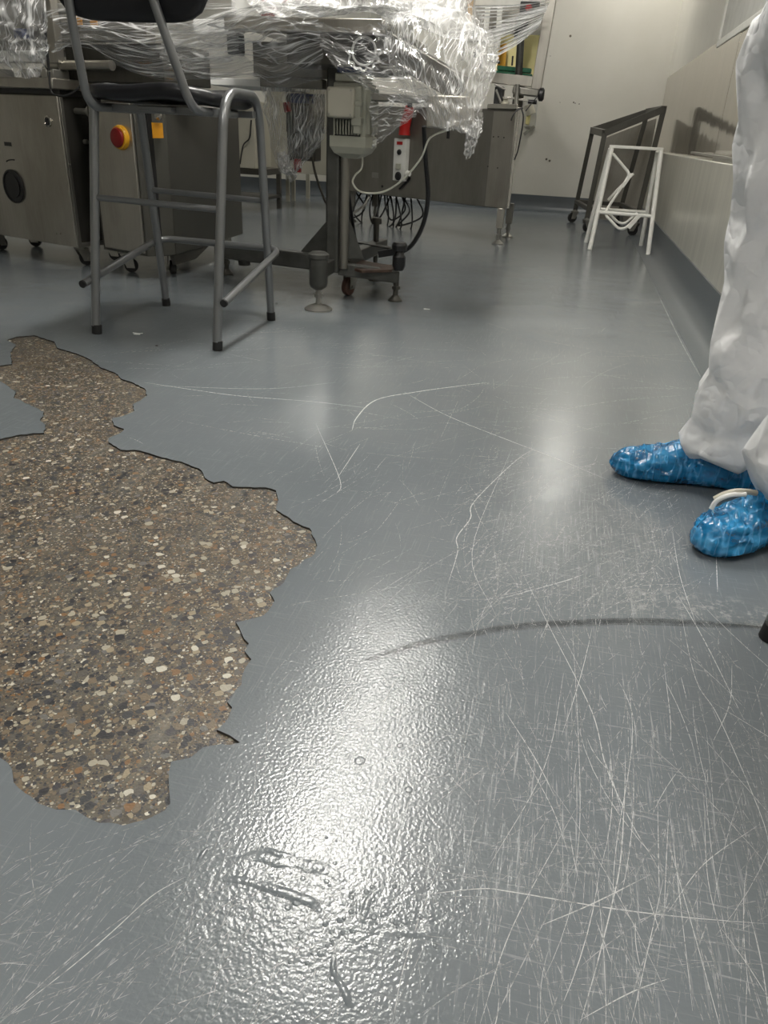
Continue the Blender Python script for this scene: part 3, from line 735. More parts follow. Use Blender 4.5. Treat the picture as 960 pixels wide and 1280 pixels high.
# upper works
ro = MB(); ro.tube([fa.p(.08, .06, .925), fa.p(-.34, .06, .925)], .021, 18).tube([fa.p(.09, .06, .925), fa.p(.0, .06, .925)], .030, 18); ro.build('roller', M['steel'], e)
for a in (.0, .05, .12, .2, .42): fa.box(MB(), (a, a+.04), (.0, .09), (.868, .905)).build('mounting_block', M['zinc'], e, bevel=.003)
fa.box(MB(), (.04, .95), (.05, .10), (.935, .985)).build('guide_bar', M['lightgrey'], e, bevel=.004)
fa.box(MB(), (.10, .95), (.12, .42), (.99, 1.45)).build('upper_housing', M['steel_side'], e, bevel=.006)
fa.box(MB(), (.30, .36), (.08, .12), (1.04, 1.08)).build('bracket', M['blue'], e)
fa.box(MB(), (-.58, .06), (.06, .11), (1.018, 1.125)).build('cross_plate', M['steel_side'], e, bevel=.004)
fa.box(MB(), (-.60, .05), (.12, .42), (.86, 1.015)).build('infeed_bed', M['steel_dark'], e, bevel=.004)
fa.box(MB(), (-.02, .04), (.02, .06), (.93, 1.40)).build('corner_post', M['steel'], e, bevel=.003)
fa.box(MB(), (-.12, .04), (.07, .12), (1.135, 1.17)).build('top_bar', M['lightgrey'], e, bevel=.004)
for (u, v) in ((98, 24), (117, 26)):
    q = fa.hit(u, v, .058); MB().box(q, (.045, .004, .045), fa.R).build('warning_label', M['orange'], e)
q = fa.hit(129, 25, .058); MB().lathe(q, [(.018, 0), (.018, .012), (.012, .014)], axis=-fa.w, n=18).build('knob', M['black'], e)
MB().tube(smooth([atY(62,90,3.42), atY(62,105,3.4), atY(66,117,3.4), atY(80,120,3.4), atY(96,112,3.42), atY(104,100,3.45)]), .004, 8).build('hose', M['black'], e)
MB().tube([atY(30,45,3.40), atY(60,88,3.40)], .003, 6).tube([atY(54,10,3.4), atY(61,88,3.4)], .006, 8).build('wire', M['black'], e)

# ---------------- B: control cabinet
e = empty('control_cabinet', (-2.1, 4.0, 0), 'steel control cabinet with a red emergency stop on yellow, behind the stool', 'cabinet')
foot = [V((-2.28, 3.55, .115)), V((-1.985, 3.455, .115)), V((-1.885, 3.56, .115)), V((-1.925, 4.50, .115)), V((-2.34, 4.55, .115))]
MB().prism(foot, (0, 0, .67)).build('body', M['painted'], e, bevel=.004)  # steel body, side shade put into its colour
fb_ = Fr((-1.985, 3.455), (-.295, .095))
fb_.box(MB(), (.008, .285), (-.012, 0), (.13, .775)).build('front_door', M['steel'], e, bevel=.003)
q = fb_.hit(152, 172, -.012)
es = MB().lathe(q, [(.052, 0), (.052, .010), (.047, .022), (.044, .022)], axis=-fb_.w, n=36).build('emergency_stop', M['yellow'], e)
MB().lathe(q - fb_.w*.016, [(.030, 0), (.032, .004), (.040, .006), (.042, .012), (.037, .018), (.02, .021)], axis=-fb_.w, n=32).build('stop_button', M['darkred'], es)
fs = Fr((-1.885, 3.56), (-.04, .94))                    # side plane
def hit_side(u, v, n=V((1, .0426, 0)).normalized()):
    r = ray(u, v); o = V((0,0,H)); return o + r * ((V((-1.8835, 3.56, 0)) - o).dot(n) / r.dot(n))
q = hit_side(197, 163); MB().box(q, (.004, .095, .062)).build('label', M['orange'], e)
q = hit_side(195, 145); MB().lathe(q, [(.016, 0), (.016, .02), (.01, .024)], axis=(1,0,0), n=18).build('key_lock', M['steel_bright'], e)
MB().bar((-1.935, 3.50, .12), (-1.935, 3.50, .77), .012, .05, (0,1,0)).build('corner_seal', M['black'], e)
MB().prism([V((-1.90, 3.58, .065)), V((-1.90, 3.8, .065)), V((-1.905, 4.0, .115)), V((-1.9, 3.56, .115))], (-.02, 0, 0)).build('corner_gusset', M['steel_dark'], e)
for x, y, t in ((-2.20, 3.62, .5), (-1.96, 3.66, 2.2), (-2.0, 4.4, 1.0), (-2.28, 4.42, 2.)): caster(x, y, .035, .115, e, t)

# ---------------- C: wrapped conveyor with column stand
e = empty('conveyor_stand', (-1.02, 3.45, 0), 'conveyor on a grey steel column with hanging gearmotor, wrapped in film', 'machine')
Fm = M['frame']
MB().bb((-1.046, 3.37, .13), (-.990, 3.445, .98)).build('column', Fm, e, bevel=.008, seg=3)
MB().tube([V((-.972, 3.40, .15)), V((-.972, 3.40, .64))], .022, 20).build('column_tube', M['steel_side'], e)
MB().bb((-1.075, 3.46, .22), (-1.045, 3.50, 1.02)).build('cable_duct', M['steel_dark'], e, bevel=.003)
b0, b1 = F(272, 312, .165), F(395, 322, .165); dd = (b1 - b0).normalized()
MB().bar(b0, (-.985, 3.40, .165), .06, .07).build('base_beam', Fm, e, bevel=.006)
MB().bar((-1.00, 3.42, .145), (-.738, 3.52, .112), .055, .055).build('base_beam', Fm, e, bevel=.005)
j1 = F(478, 305, .17); MB().bar((-.99, 3.46, .168), j1, .06, .06).build('base_beam', Fm, e, bevel=.005)
MB().bar((-1.03, 3.39, .16), F(398, 340, .16), .05, .06).build('base_beam', Fm, e, bevel=.004)
g = MB(); d1 = (b0 - V((-1.04, 3.41, .165))).normalized(); a_ = V((-1.035, 3.42, .195))
g.prism([a_, a_ + d1*.165, a_ + V((0,0,.175))], (.002, .010, 0)); g.build('gusset', Fm, e)
g = MB(); a2 = V((-.97, 3.43, .19)); d2 = V((.29, .12, 0)).normalized(); g.prism([a2, a2 + d2*.085, a2 + V((0,0,.20))], (.004, -.010, 0)); g.build('gusset', Fm, e)
# front levelling jack
jx, jy, _ = F(398, 387); hb = MB(); hb.lathe((jx, jy, .10), [(.020, -.012), (.036, .0), (.040, .012), (.040, .115), (.045, .12), (.045, .135), (.030, .145)], n=24); hb.build('jack_housing', Fm, e)
levelling_foot(jx, jy, .10, e, .062, 'zinc', .012)
f2 = F(494, 376); levelling_foot(f2.x, f2.y, .15, e, .034, 'steel_dark', .013)
f3 = F(284, 343); levelling_foot(f3.x, f3.y, .16, e, .034, 'steel_dark', .012)
MB().lathe((F(305,316,.13)), [(.03, -.06), (.035, 0), (.035, .03)], n=16).build('beam_socket', Fm, e)
f4 = F(470, 300, .205); jk = MB().lathe(f4 - V((0,0,.02)), [(.028, 0), (.028, .012), (.015, .014), (.015, .10), (.026, .10), (.026, .125), (.02, .13)], n=20).build('jack_screw', M['steel_dark'], e)
f5 = f4.copy(); levelling_foot(f5.x, f5.y, .19, e, .034, 'steel_dark', .012)
cf = F(438, 368); caster(cf.x, cf.y, .042, .125, e, 4.4, 'caster')
pl = [F(428,331,.15), F(452,338,.15), F(490,337,.15), F(494,332,.15), F(468,328,.15), F(440,322,.15)]
MB().prism(pl, (0,0,-.012)).build('caster_plate', M['rust'], e, bevel=.002)
sw = MB(); c = F(434, 318, .18); sw.lathe(c, [(.034, -.03), (.04, -.02), (.04, .0), (.03, .01), (.036, .015), (.036, .035), (.02, .045)], n=18); sw.build('swivel_joint', M['rust'], e)
MB().bar(F(449,303,.20), F(505,313,.20), .05, .008).build('foot_plate', M['frame'], e, bevel=.002)
kp = F(498, 338, .15); MB().lathe(kp + V((0,0,.0)), [(.022, 0), (.030, .02), (.030, .06), (.022, .07), (.020, .085), (.034, .088), (.036, .11), (.028, .122)], n=10).build('clamp_handle', M['black'], e)
MB().bar(kp + V((0,0,.085)), kp + V((-.10,.02,.06)), .02, .03).build('lever', M['black'], e, bevel=.003)
MB().tube([F(447,318,.17), atY(434,230,3.5)], .007, 8).build('strut', M['black'], e)
# gearmotor
mo = MB(); X0, X1, Y0 = -1.018, -.862, 3.33
mo.bb((X0+.01, Y0, .66), (X1-.005, Y0+.17, .885)); g_ = mo.build('gearmotor', M['motor'], e, bevel=.010, seg=3)
m_ = MB(); pr_ = []
for z, i in ((.605, .05), (.625, .015), (.65, 0), (.69, 0)): pr_.append([V((X0+i, Y0-.012+i, z)), V((X1-i, Y0-.012+i, z)), V((X1-i, Y0+.18-i, z)), V((X0+i, Y0+.18-i, z))])
m_.loft(pr_).build('gear_flange', M['motor'], g_, bevel=.003, sharp=15)
m_ = MB(); m_.bb((X0, Y0-.055, .755), (-.905, Y0, .865)); tb_ = m_.build('terminal_box', M['cream'], g_, bevel=.008, seg=3)
m_ = MB()
for (x, z) in ((X0+.012, .767), (-.917, .767), (X0+.012, .853), (-.917, .853)): m_.lathe((x, Y0-.056, z), [(.004, 0), (.004, .003)], axis=(0,-1,0), n=10)
m_.build('screw', M['zinc'], tb_)
m_ = MB()
for i in range(9): m_.bb((X0+.022+i*.0125, Y0-.022, .695), (X0+.026+i*.0125, Y0, .75))
for i in range(8): m_.bb((X1-.006, Y0+.01+i*.019, .70), (X1+.010, Y0+.014+i*.019, .87))
m_.build('cooling_fins', M['motor'], g_)
MB().bb((X0+.02, Y0-.002, .69), (X0+.13, Y0+.002, .752)).build('fin_recess', M['black'], g_)
MB().bb((X1-.05, Y0-.03, .70), (X1-.02, Y0, .87)).bb((X1-.058, Y0-.035, .80), (X1-.016, Y0, .82)).bb((X1-.058, Y0-.035, .73), (X1-.016, Y0, .76)).build('clamp_rib', M['motor'], g_, bevel=.003)
MB().bb((X0+.02, Y0-.01, .885), (X1-.02, Y0+.16, .915)).build('motor_cap', M['motor'], g_, bevel=.005)
MB().bb((X0+.03, Y0-.01, .917), (X1-.02, Y0+.14, .945)).build('blue_collar', M['blue'], g_, bevel=.003)
# table frame and what hangs below
MB().bb((-1.405, 3.18, 1.037), (-.775, 3.24, 1.084)).build('table_beam', M['steel'], e, bevel=.004)
MB().bb((-1.405, 3.24, 1.060), (-.775, 4.1, 1.084)).build('table_top', M['steel'], e, bevel=.003)
MB().bb((-1.18, 3.26, .935), (-.82, 3.9, 1.058)).build('drive_housing', M['steel_dark'], e, bevel=.006)
MB().bb((-1.36, 3.42, .86), (-1.08, 3.48, .895)).bb((-1.42, 3.5, .90), (-1.05, 3.56, 1.03)).build('cross_rail', M['steel_side'], e, bevel=.004)
MB().bb((-1.45, 3.30, .965), (-1.395, 3.36, 1.04)).build('end_block', M['black'], e, bevel=.006)
MB().bb((-1.66, 3.58, .865), (-1.33, 4.0, .895)).build('side_plate', M['paper'], e, bevel=.003)
MB().bb((-1.62, 3.36, 1.045), (-1.40, 3.38, 1.09)).build('white_strip', M['paper'], e, bevel=.002)
cb = atY(455, 64, 3.215)
def ringpts(c, r, a0, a1, n, lobes=0, la=0.0): return [c + V((math.cos(a)*(r + la*math.cos(lobes*a)), 0, math.sin(a)*(r + la*math.cos(lobes*a)))) for a in [a0 + (a1-a0)*i/n for i in range(n+1)]]
bf = MB().tube(ringpts(cb, .046, 0, 2*PI, 40), .0045, 8).build('bearing_flange', M['flange'], e)
MB().lathe(cb + V((0,.012,0)), [(.043, 0), (.043, .006), (.030, .008), (.028, .003), (.010, .003)], axis=(0,-1,0), n=32).build('bearing_cap', M['black'], bf)
MB().tube(ringpts(cb, .062, PI*1.02, PI*2.02, 60, 12, .005), .004, 8).build('lobed_rim', M['flange'], bf)
MB().bar((-.80, 3.30, 1.02), (-.47, 3.22, .87), .06, .09).build('discharge_chute', M['steel_side'], e, bevel=.005)
MB().bb((-.585, 3.16, .735), (-.425, 3.34, .845)).build('end_box', M['steel'], e, bevel=.006)
MB().bb((-.82, 3.24, .82), (-.53, 3.36, .845)).build('lower_shelf', M['steel_side'], e, bevel=.003)
MB().tube([V((-.51, 3.25, .74)), V((-.51, 3.25, .70))], .006, 8).build('drain_pin', M['black'], e)
# things lying on the table under the film
bx = empty('carton', atY(322, 14, 3.4), 'white carton with red print under film on the conveyor', 'box')
cp = atY(318, 12, 3.36); base_z = 1.0845
MB().bb((cp.x-.10, 3.36, base_z), (cp.x+.16, 3.6, base_z+.09)).build('carton_body', M['paper'], bx, bevel=.003)
m_ = MB()
for j, (x0, x1) in enumerate([(.03, .06), (.03, .10), (.03, .085), (.105, .14)]): 
    z0 = base_z + .075 - (j % 3)*.022; m_.bb((cp.x+x0, 3.358, z0-.010), (cp.x+x1, 3.361, z0))
m_.build('red_print', M['red'], bx)
box2 = MB()
for k, (x0, x1, y0, y1, z1) in enumerate([(-1.13,-.86,3.34,3.7,1.20), (-.98,-.80,3.5,3.9,1.26)]): box2.bb((x0, y0, base_z), (x1, y1, z1))
tag(box2.build('film_roll_box', M['lightgrey'], bevel=.01), 'pale grey machine cover lying under crumpled film on the conveyor', 'cover')

# ---------------- D: long rear machine
fd = Fr((-.452, 5.86), (-1.5, .80))
e = empty('filling_machine', fd.p(.7, .3, 0), 'long steel machine with grey switch box and glazed guard, before the back wall', 'machine')
m_ = MB().prism([fd.p(0, 0, .245), fd.p(1.75, 0, .245), fd.p(1.75, .42, .245), V((-.478, 6.42, .245))], (0, 0, .64)); m_.build('body', M['steel_side'], e, bevel=.005)
fd.box(MB(), (.004, .19), (-.006, 0), (.25, .87)).build('end_panel', M['steel'], e, bevel=.002)
MB().prism([fd.p(-.005, -.02, .885), fd.p(.24, -.02, .885), fd.p(.3, .4, .885), V((-.478, 6.42, .885))], (0, 0, .03)).build('top_lip', M['steel_bright'], e, bevel=.003)
m_ = MB()
for (u, v) in ((617,171),(623,171),(630,172),(610,208),(622,210)): m_.lathe(fd.hit(u, v, -.006), [(.005, 0), (.005, .002)], axis=-fd.w, n=8)
m_.build('panel_holes', M['black'], e)
lp = F(622, 305); sl = MB().bb((lp.x-.026, lp.y-.026, .11), (lp.x+.026, lp.y+.026, .25)).build('leg', M['steel'], e, bevel=.004); levelling_foot(lp.x, lp.y, .11, e, .042, 'zinc', .014)
lp2 = F(634, 296); MB().bb((lp2.x-.026, lp2.y-.026, .10), (lp2.x+.026, lp2.y+.026, .25)).build('leg', M['steel_side'], e, bevel=.004); levelling_foot(lp2.x, lp2.y, .10, e, .042, 'zinc', .014)
for a, b in ((1.6, .06), (1.6, .36)):
    q = fd.p(a, b, 0); MB().bb((q.x-.026, q.y-.026, .11), (q.x+.026, q.y+.026, .25)).build('leg', M['steel_side'], e, bevel=.004); levelling_foot(q.x, q.y, .11, e, .042, 'zinc', .014)
# switch box
q0, q1 = fd.hit(488, 223, -.05), fd.hit(510, 176, -.05)
cx_ = (q0+q1)/2; wd_, ht_ = .12, .30
sb = MB().box(cx_ + fd.w*.025, (wd_, .05, ht_), fd.R).build('switch_box', M['lightgrey'], e, bevel=.004)
for dz, nm, mt, r in ((.055, 'black_button', 'black', .017), (-.115, 'round_socket', 'black', .026)):
    MB().lathe(cx_ + V((0,0,dz)), [(r*1.2, 0), (r*1.2, .004), (r, .006), (r, .012), (r*.8, .014)], axis=-fd.w, n=22).build(nm, M[mt], sb)
MB().box(cx_ + V((0,0,-.045)) - fd.w*.006, (.05, .014, .04), fd.R).build('rocker_switch', M['motor'], sb, bevel=.003)
MB().box(cx_ + V((0,0,.118)) - fd.w*.002, (.055, .004, .022), fd.R).build('red_badge', M['red'], sb)
MB().lathe(cx_ - fd.u*.085 + V((0,0,-.09)), [(.02, 0), (.02, .03)], axis=-fd.u, n=12).build('cable_gland', M['white'], sb)
pq = fd.hit(506, 158, -.05); pq2 = fd.hit(512, 138, -.07)
pg = MB().tube([pq - V((0,0,.06)), pq, pq2 + V((0,0,.02))], [.045, .042, .034], 18).build('power_plug', M['red'], e)
MB().tube([pq2 + V((0,0,.02)), pq2 + V((.0,0,.09))], [.02, .017], 12).build('plug_gland', M['black'], pg)
MB().box(fd.hit(469, 219, -.003), (.07, .004, .04), fd.R).build('type_plate', M['zinc'], e)
m_ = MB(); m_.lathe(fd.hit(478, 233), [(.01, 0), (.01, .004)], axis=-fd.w, n=10); m_.tube([fd.hit(499,236,-.01), fd.hit(508,227,-.01), fd.hit(512,222,-.01)], .007, 8); m_.build('handle', M['black'], e)
# guard cage above
Yg = 6.08
def gp(u, v, y=Yg): return atY(u, v, y)
MB().bar(gp(670, 112), gp(693, -25), .07, .06, (0,1,0)).build('guard_post', M['steel'], e, bevel=.004)
MB().bar(gp(612, 97), gp(672, 103), .05, .065).build('guard_rail', M['steel'], e, bevel=.004)
MB().bar(gp(578, -15), gp(580, 40), .06, .05, (0,1,0)).build('guard_post', M['steel'], e, bevel=.004)
for u0, u1 in ((606, 612), (622, 627)): MB().bar(gp(u1, -25, 6.2), gp(u0, 60, 6.2), .035, .02, (0,1,0)).build('guard_bar', M['white'], e, bevel=.002)
MB().bar(gp(592, 3, 6.2), gp(690, 2, 6.2), .03, .04).build('guard_bar', M['white'], e, bevel=.002)
MB().bar(gp(589, -15, 6.12), gp(585, 33, 6.12), .045, .03, (0,1,0)).build('cable_chain', M['yellow'], e, bevel=.004)
py0, py1 = gp(618, 97, 6.5), gp(676, 48, 6.5)
MB().bb((py0.x, 6.5, py0.z), (py1.x, 6.53, py1.z+.02)).build('yellow_panel', M['paleyellow'], e, bevel=.003)
MB().bar(gp(625,98,6.4), gp(629,55,6.4), .06, .03, (0,1,0)).build('yellow_edge', M['yellow'], e)
py0, py1 = gp(590, 45, 6.6), gp(690, -20, 6.6)
MB().bb((py0.x, 6.6, py0.z), (py1.x, 6.62, py1.z)).build('guard_screen', M['steel_side'], e)
for k, (u0, v0, u1, v1) in enumerate([(622,85,664,89),(620,91,665,96)]): MB().bar(gp(u0,v0,6.3), gp(u1,v1,6.3), .08, .028).build('belt', M['green'], e, bevel=.004)
MB().tube([gp(648, 100, 6.25), gp(651, 48, 6.25)], .026, 12).build('spindle', M['frame'], e)
MB().tube([gp(651, 48, 6.25), gp(652, 22, 6.25)], [.048, .05], 14).build('spindle_head', M['black'], e)
MB().tube([gp(640, 82, 6.2), gp(641, 70, 6.2)], .006, 8).build('pin', M['black'], e)
MB().lathe(gp(661, 10, 6.1), [(.022, 0), (.022, .01), (.016, .012), (.016, .03)], axis=(0,-1,0), n=18).build('red_lamp', M['red'], e)
MB().box(gp(662, 11, 6.13), (.13, .03, .08)).build('lamp_plate', M['black'], e, bevel=.004)
MB().bar(gp(641,112,6.05), gp(674,117,6.05), .05, .05).build('roller_guard', M['steel_side'], e, bevel=.01)
MB().lathe(gp(673,118,6.0), [(.03, 0), (.042, .008), (.042, .03), (.03, .04)], axis=(1,0,0), n=20).build('hand_knob', M['black'], e)
MB().tube([gp(600, 68, 5.9), gp(622, 70, 5.9)], .014).build('slide_rod', M['steel_bright'], e)
MB().tube([gp(592, 68, 5.9), gp(601, 68, 5.9)], .024, 16).build('rod_knob', M['black'], e)
MB().tube([gp(603,68,5.92), gp(601,86,5.92)], .012).tube([gp(612,76,5.92), gp(625,78,5.92)], .009).build('clamp', M['black'], e)
MB().tube(bend([gp(578,76,5.9), gp(582,52,5.9), gp(604,50,5.9)], .04), .010).build('bent_rod', M['zinc'], e)
# mechanism between body and guard
MB().tube([gp(645,134,5.98), gp(647,105,5.98)], .015).build('upright_rod', M['zinc'], e)
MB().bar(gp(628,122,6.0), gp(644,123,6.0), .02, .014).bar(gp(648,124,6.0), gp(661,126,6.0), .02, .014).build('slide_bar', M['steel_bright'], e, bevel=.002)
MB().tube([gp(660,127,6.0), gp(671,128,6.0)], .013).build('slide_handle', M['black'], e)
MB().bb((gp(616,135,6.04).x, 6.04, .91), (gp(629,118,6.04).x, 6.14, gp(629,108,6.04).z)).build('drive_block', M['black'], e, bevel=.008)
MB().bb((gp(640,130,6.2).x, 6.2, .905), (gp(655,110,6.2).x, 6.28, gp(655,106,6.2).z)).build('gear_block', M['steel_dark'], e, bevel=.008)
MB().lathe(atY(631, 134, 6.02), [(.03, -.01), (.03, .03), (.018, .04), (.018, .05)], n=16).build('nozzle', M['cream'], e)
MB().tube([gp(618,105,6.0), gp(632,112,6.0)], .006).tube([gp(620,112,5.98), gp(626,128,5.98)], .008).build('link_rod', M['zinc'], e)
MB().tube(smooth([gp(674,118,5.98), gp(664,130,5.97), gp(657,139,5.97)]), .004, 6).build('hose', M['black'], e)
MB().tube(smooth([gp(654,135,5.85), gp(646,138,5.84), gp(640,147,5.83), gp(639,151,5.83)]), .005, 6).build('hose', M['black'], e)
MB().tube(smooth([gp(652,136,5.85), gp(654,150,5.83), gp(648,185,5.83), gp(643,200,5.83)]), .005, 6).build('hose', M['black'], e)
MB().bar(V((-.448, 5.90, .25)), V((-.448, 5.90, .90)), .03, .03, (0,1,0)).build('side_strip', M['steel_bright'], e, bevel=.003)

# wall box right of the machine
e = empty('wall_socket_box', (-.33, 8.9, .9), 'pale yellow socket box on the back wall beside the glazed machine', 'box')
a, b = atY(654, 158, 8.9), atY(672, 130, 8.9)
MB().bb((a.x, 8.93, a.z), (b.x, 9.0, b.z+.1)).build('back_plate', M['lightgrey'], e, bevel=.004)
MB().bb((a.x+.02, 8.86, a.z+.02), (b.x-.06, 8.93, b.z-.06)).build('socket', M['paleyellow'], e, bevel=.01)
MB().tube([atY(660,131,8.86), atY(664,143,8.86)], .05, 14).build('plug', M['cream'], e)
MB().bar(atY(655,168,8.92), atY(668,158,8.92), .04, .03).build('bracket', M['zinc'], e)

# ---------------- things behind, seen under and between the machines
e = empty('cream_cabinet', atY(370, 225, 7.6) * V((1,1,0)) if False else V((-2.6, 7.9, 0)), 'cream enamel cabinet on thin legs behind the hanging film', 'cabinet')
a, b = atY(335, 213, 7.6), atY(409, 219, 7.6); zt = atY(335, 100, 7.6).z
MB().bb((a.x, 7.6, a.z-.01), (b.x, 8.1, zt)).build('body', M['cream'], e, bevel=.006)
MB().bb((a.x+.02, 7.592, a.z+.02), (a.x+.17, 7.6, zt-.02)).build('door', M['cream'], e, bevel=.004)
MB().bb((a.x+.20, 7.592, a.z+.35), (b.x-.03, 7.6, zt-.10)).build('dark_panel', M['steel_dark'], e)
for (u, v) in ((367, 251), (385, 248)):
    q = F(u, v); lg = MB().bb((q.x-.018, max(q.y, 7.62)-.018, .0), (q.x+.018, max(q.y, 7.62)+.018, a.z)).build('leg', M['cream'], e)
for x in (a.x+.04, b.x-.04): MB().bb((x-.018, 8.04, 0), (x+.018, 8.076, a.z)).build('leg', M['cream'], e)
e = empty('grey_cabinet', (-3.2, 6.9, 0), 'cream equipment case on a dark stand behind the right leg of the stool', 'cabinet')
a, b = atY(286, 209, 6.9), atY(319, 209, 6.9); zt = atY(300, 125, 6.9).z
MB().bb((a.x, 6.9, a.z), (b.x, 7.3, zt)).build('body', M['cream'], e, bevel=.006)
MB().bb((a.x-.1, 6.9, a.z-.05), (b.x+.1, 7.3, a.z)).bb((a.x-.1, 6.9, 0), (a.x-.06, 6.94, a.z-.05)).bb((b.x+.06, 6.9, 0), (b.x+.10, 6.94, a.z-.05)).bb((a.x-.1, 7.26, 0), (a.x-.06, 7.3, a.z-.05)).bb((b.x+.06, 7.26, 0), (b.x+.10, 7.3, a.z-.05)).bb((a.x-.1, 6.9, .10), (b.x+.1, 7.3, .125)).build('stand', M['steel_dark'], e, bevel=.003)
MB().bb((a.x+.02, 6.89, a.z+.22), (a.x+.08, 6.9, a.z+.27)).build('label', M['paper'], e)
MB().tube(smooth([atY(314,150,6.85), atY(312,172,6.84), atY(304,182,6.84), atY(300,205,6.85)]), .006, 6).build('cable', M['black'], e)
# control pendant inside the hanging film
e = empty('control_pendant', (-1.25, 3.9, .7), 'dark finned drive unit with red tag hanging in clear film', 'control unit')
a, b = atY(359, 200, 3.9), atY(394, 118, 3.9)
MB().bb((a.x, 3.9, a.z), (b.x, 4.0, b.z)).build('housing', M['steel_dark'], e, bevel=.006)
m_ = MB()
for i in range(8): x = a.x + .012 + i*(b.x-a.x-.02)/8; m_.bb((x, 3.885, a.z+.02), (x+.006, 3.9, b.z-.05))
m_.build('fins', M['steel_side'], e)
MB().bb((b.x-.12, 3.88, b.z-.04), (b.x-.0, 3.9, b.z)).build('blue_cap', M['blue'], e)
MB().tube([atY(358,128,3.87), atY(360,140,3.87)], .018, 12).build('red_knob', M['red'], e)
MB().bar((( a.x+b.x)/2, 3.95, b.z), ((a.x+b.x)/2, 3.95, 1.06), .02, .02, (0,1,0)).build('hanger', M['zinc'], e)
q = atY(372, 207, 3.85); MB().box(q, (.035, .012, .06)).build('red_tag', M['red'], e)

# ---------------- cables
def cable(name, pts, r, mat, label):
    return tag(MB().tube(smooth(pts, 8), r, 8).build(name, M[mat]), label, 'cable')
cable('white_cable', [V((-.50, 3.25, .735)), atY(538,172,3.26), atY(526,198,3.3), atY(503,225,3.36), atY(478,240,3.4), atY(452,240,3.42), atY(441,229,3.44), atY(444,219,3.44), atY(452,210,3.44), V((-.90, 3.42, .62))], .004, 'whitecable', 'white cable looping from the conveyor end to under the gearmotor')
cable('black_cable', [atY(530,158,3.35), atY(532,200,3.4), atY(535,245,3.45), atY(529,280,3.5), atY(516,305,3.52), atY(502,316,3.52)], .010, 'black', 'thick black cable dropping from the conveyor end to its foot')
cable('black_cable', [atY(388,120,3.7), atY(391,200,3.7), atY(403,243,3.7), atY(412,262,3.6)], .006, 'steel_dark', 'thin grey cable falling from the hanging film to the column')
cable('black_cable', [atY(437,150,3.9), atY(434,235,3.7), atY(441,290,3.6), atY(448,318,3.5)], .008, 'black', 'black cable running down just right of the column')
for k in range(9):
    x0 = 446 + k*7; d = 262 + (k*37) % 26; yb = fd.hit(x0, 236, .12).y
    ta, tb2 = atY(x0, 236, yb), atY(x0-4+(k*29) % 30, 236, yb+.04); ta.z = tb2.z = .252
    tag(MB().tube(smooth([ta, atY(x0-14+k*3, d-8, yb-.05-.015*k), atY(x0-6+(k*13) % 17, d+10, yb-.12+.03*(k % 4)), atY(x0+10+(k*7) % 20, d-2, yb-.04-.02*(k % 5)), tb2], 6), .007, 6).build('cable_loop', M['rubber']), 'black cable loop hanging in the bundle under the long rear machine', 'cable', 'cable loops under the rear machine')
yb = fd.hit(455, 240, .02).y; hk = atY(458, 236, yb+.03); hk.z = .25
e = tag(MB().bar(atY(440,268,yb-.03), atY(458,255,yb-.02), .03, .02).tube([atY(452,262,yb-.03), atY(462,246,yb), hk], .012).build('cable_hook', M['zinc'], bevel=.003), 'bright metal clamp holding the cable bundle', 'clamp')
# debris on the floor
def scrap(u, v, s, label, mat='paper'):
    p = F(u, v); random.seed(int(u)); q = [p + V((random.uniform(-s, s), random.uniform(-s*.6, s*.6), .002 + random.uniform(0, .002))) for _ in range(6)]
    tag(MB().tube(smooth(q, 5), .0013, 6).build('plastic_scrap', M[mat]), label, 'litter')
scrap(533, 387, .018, 'small curl of clear plastic on the floor right of the conveyor foot')
scrap(171, 418, .022, 'small twist of plastic on the floor between the stool legs')
for (u, v) in ((196, 432), (346, 379)): tag(MB().lathe(F(u, v), [(.006, 0), (.005, .002), (.002, .003)], n=7).build('floor_crumb', M['black']), 'tiny dark crumb on the grey floor ' + ('between the front stool legs' if u < 300 else 'right of the stool'), 'litter')

# ================================================================== FILM
def film(name, rows, mat, amp, label, res=(90, 60), ridge=(26, 3), seed=0, group=None):
    """sheet through a lattice of surveyed points, creased along its length"""
    P_ = [[atY(*c) for c in r] for r in rows]; nr, nc = len(P_), len(P_[0])
    def cr(a, b, c, d, t): return .5*((2*b) + (c-a)*t + (2*a-5*b+4*c-d)*t*t + (3*b-a-3*c+d)*t**3)
    def line(L, t):
        n = len(L) - 1; x = min(t*n, n - 1e-6); i = int(x); f = x - i
        a = L[i-1] if i > 0 else L[0]*2 - L[1]; d = L[i+2] if i + 2 <= n else L[n]*2 - L[n-1]
        return cr(a, L[i], L[i+1], d, f)
    def fn(s, t):
        p = line([line(r, t) for r in P_], s)
        q = V((s*ridge[0], t*ridge[1], seed)); w = noise.noise(q*.35)*.5
        h = 1 - abs(noise.noise(q + V((w, w, 0)))*2); h2 = noise.noise(V((s*9, t*7, seed+3))); h3 = 1 - abs(noise.noise(V((s*ridge[0]*2.3 + t*9, t*ridge[1]*4, seed+8)))*2)
        d = amp*((h-.5)*.5 + h2*1.3 + h3*.2)
        # vary the free edge so it is not straight
        return p + V((noise.noise(V((s*8, t*8, seed+5)))*amp*.8, -d, noise.noise(V((s*10, t*6, seed+9)))*amp*.8))
    o = MB().grid(fn, *res).build(name, mat, sharp=None, uv=res)
    return tag(o, label, 'plastic film', group)
FA = film_mat('film_light', .24, .85, (1.5, 9), 0.)
FB = film_mat('film_dense', .55, 1.0, (7, 17), 4., bump=.6)
FC = film_mat('film_thin', .06, .95, (14, 1.0), 9.)
FD = film_mat('film_gathered', .10, .95, (1.0, 17), 13.)
FE = film_mat('film_sweep', .05, .60, (18, .9), 17.)
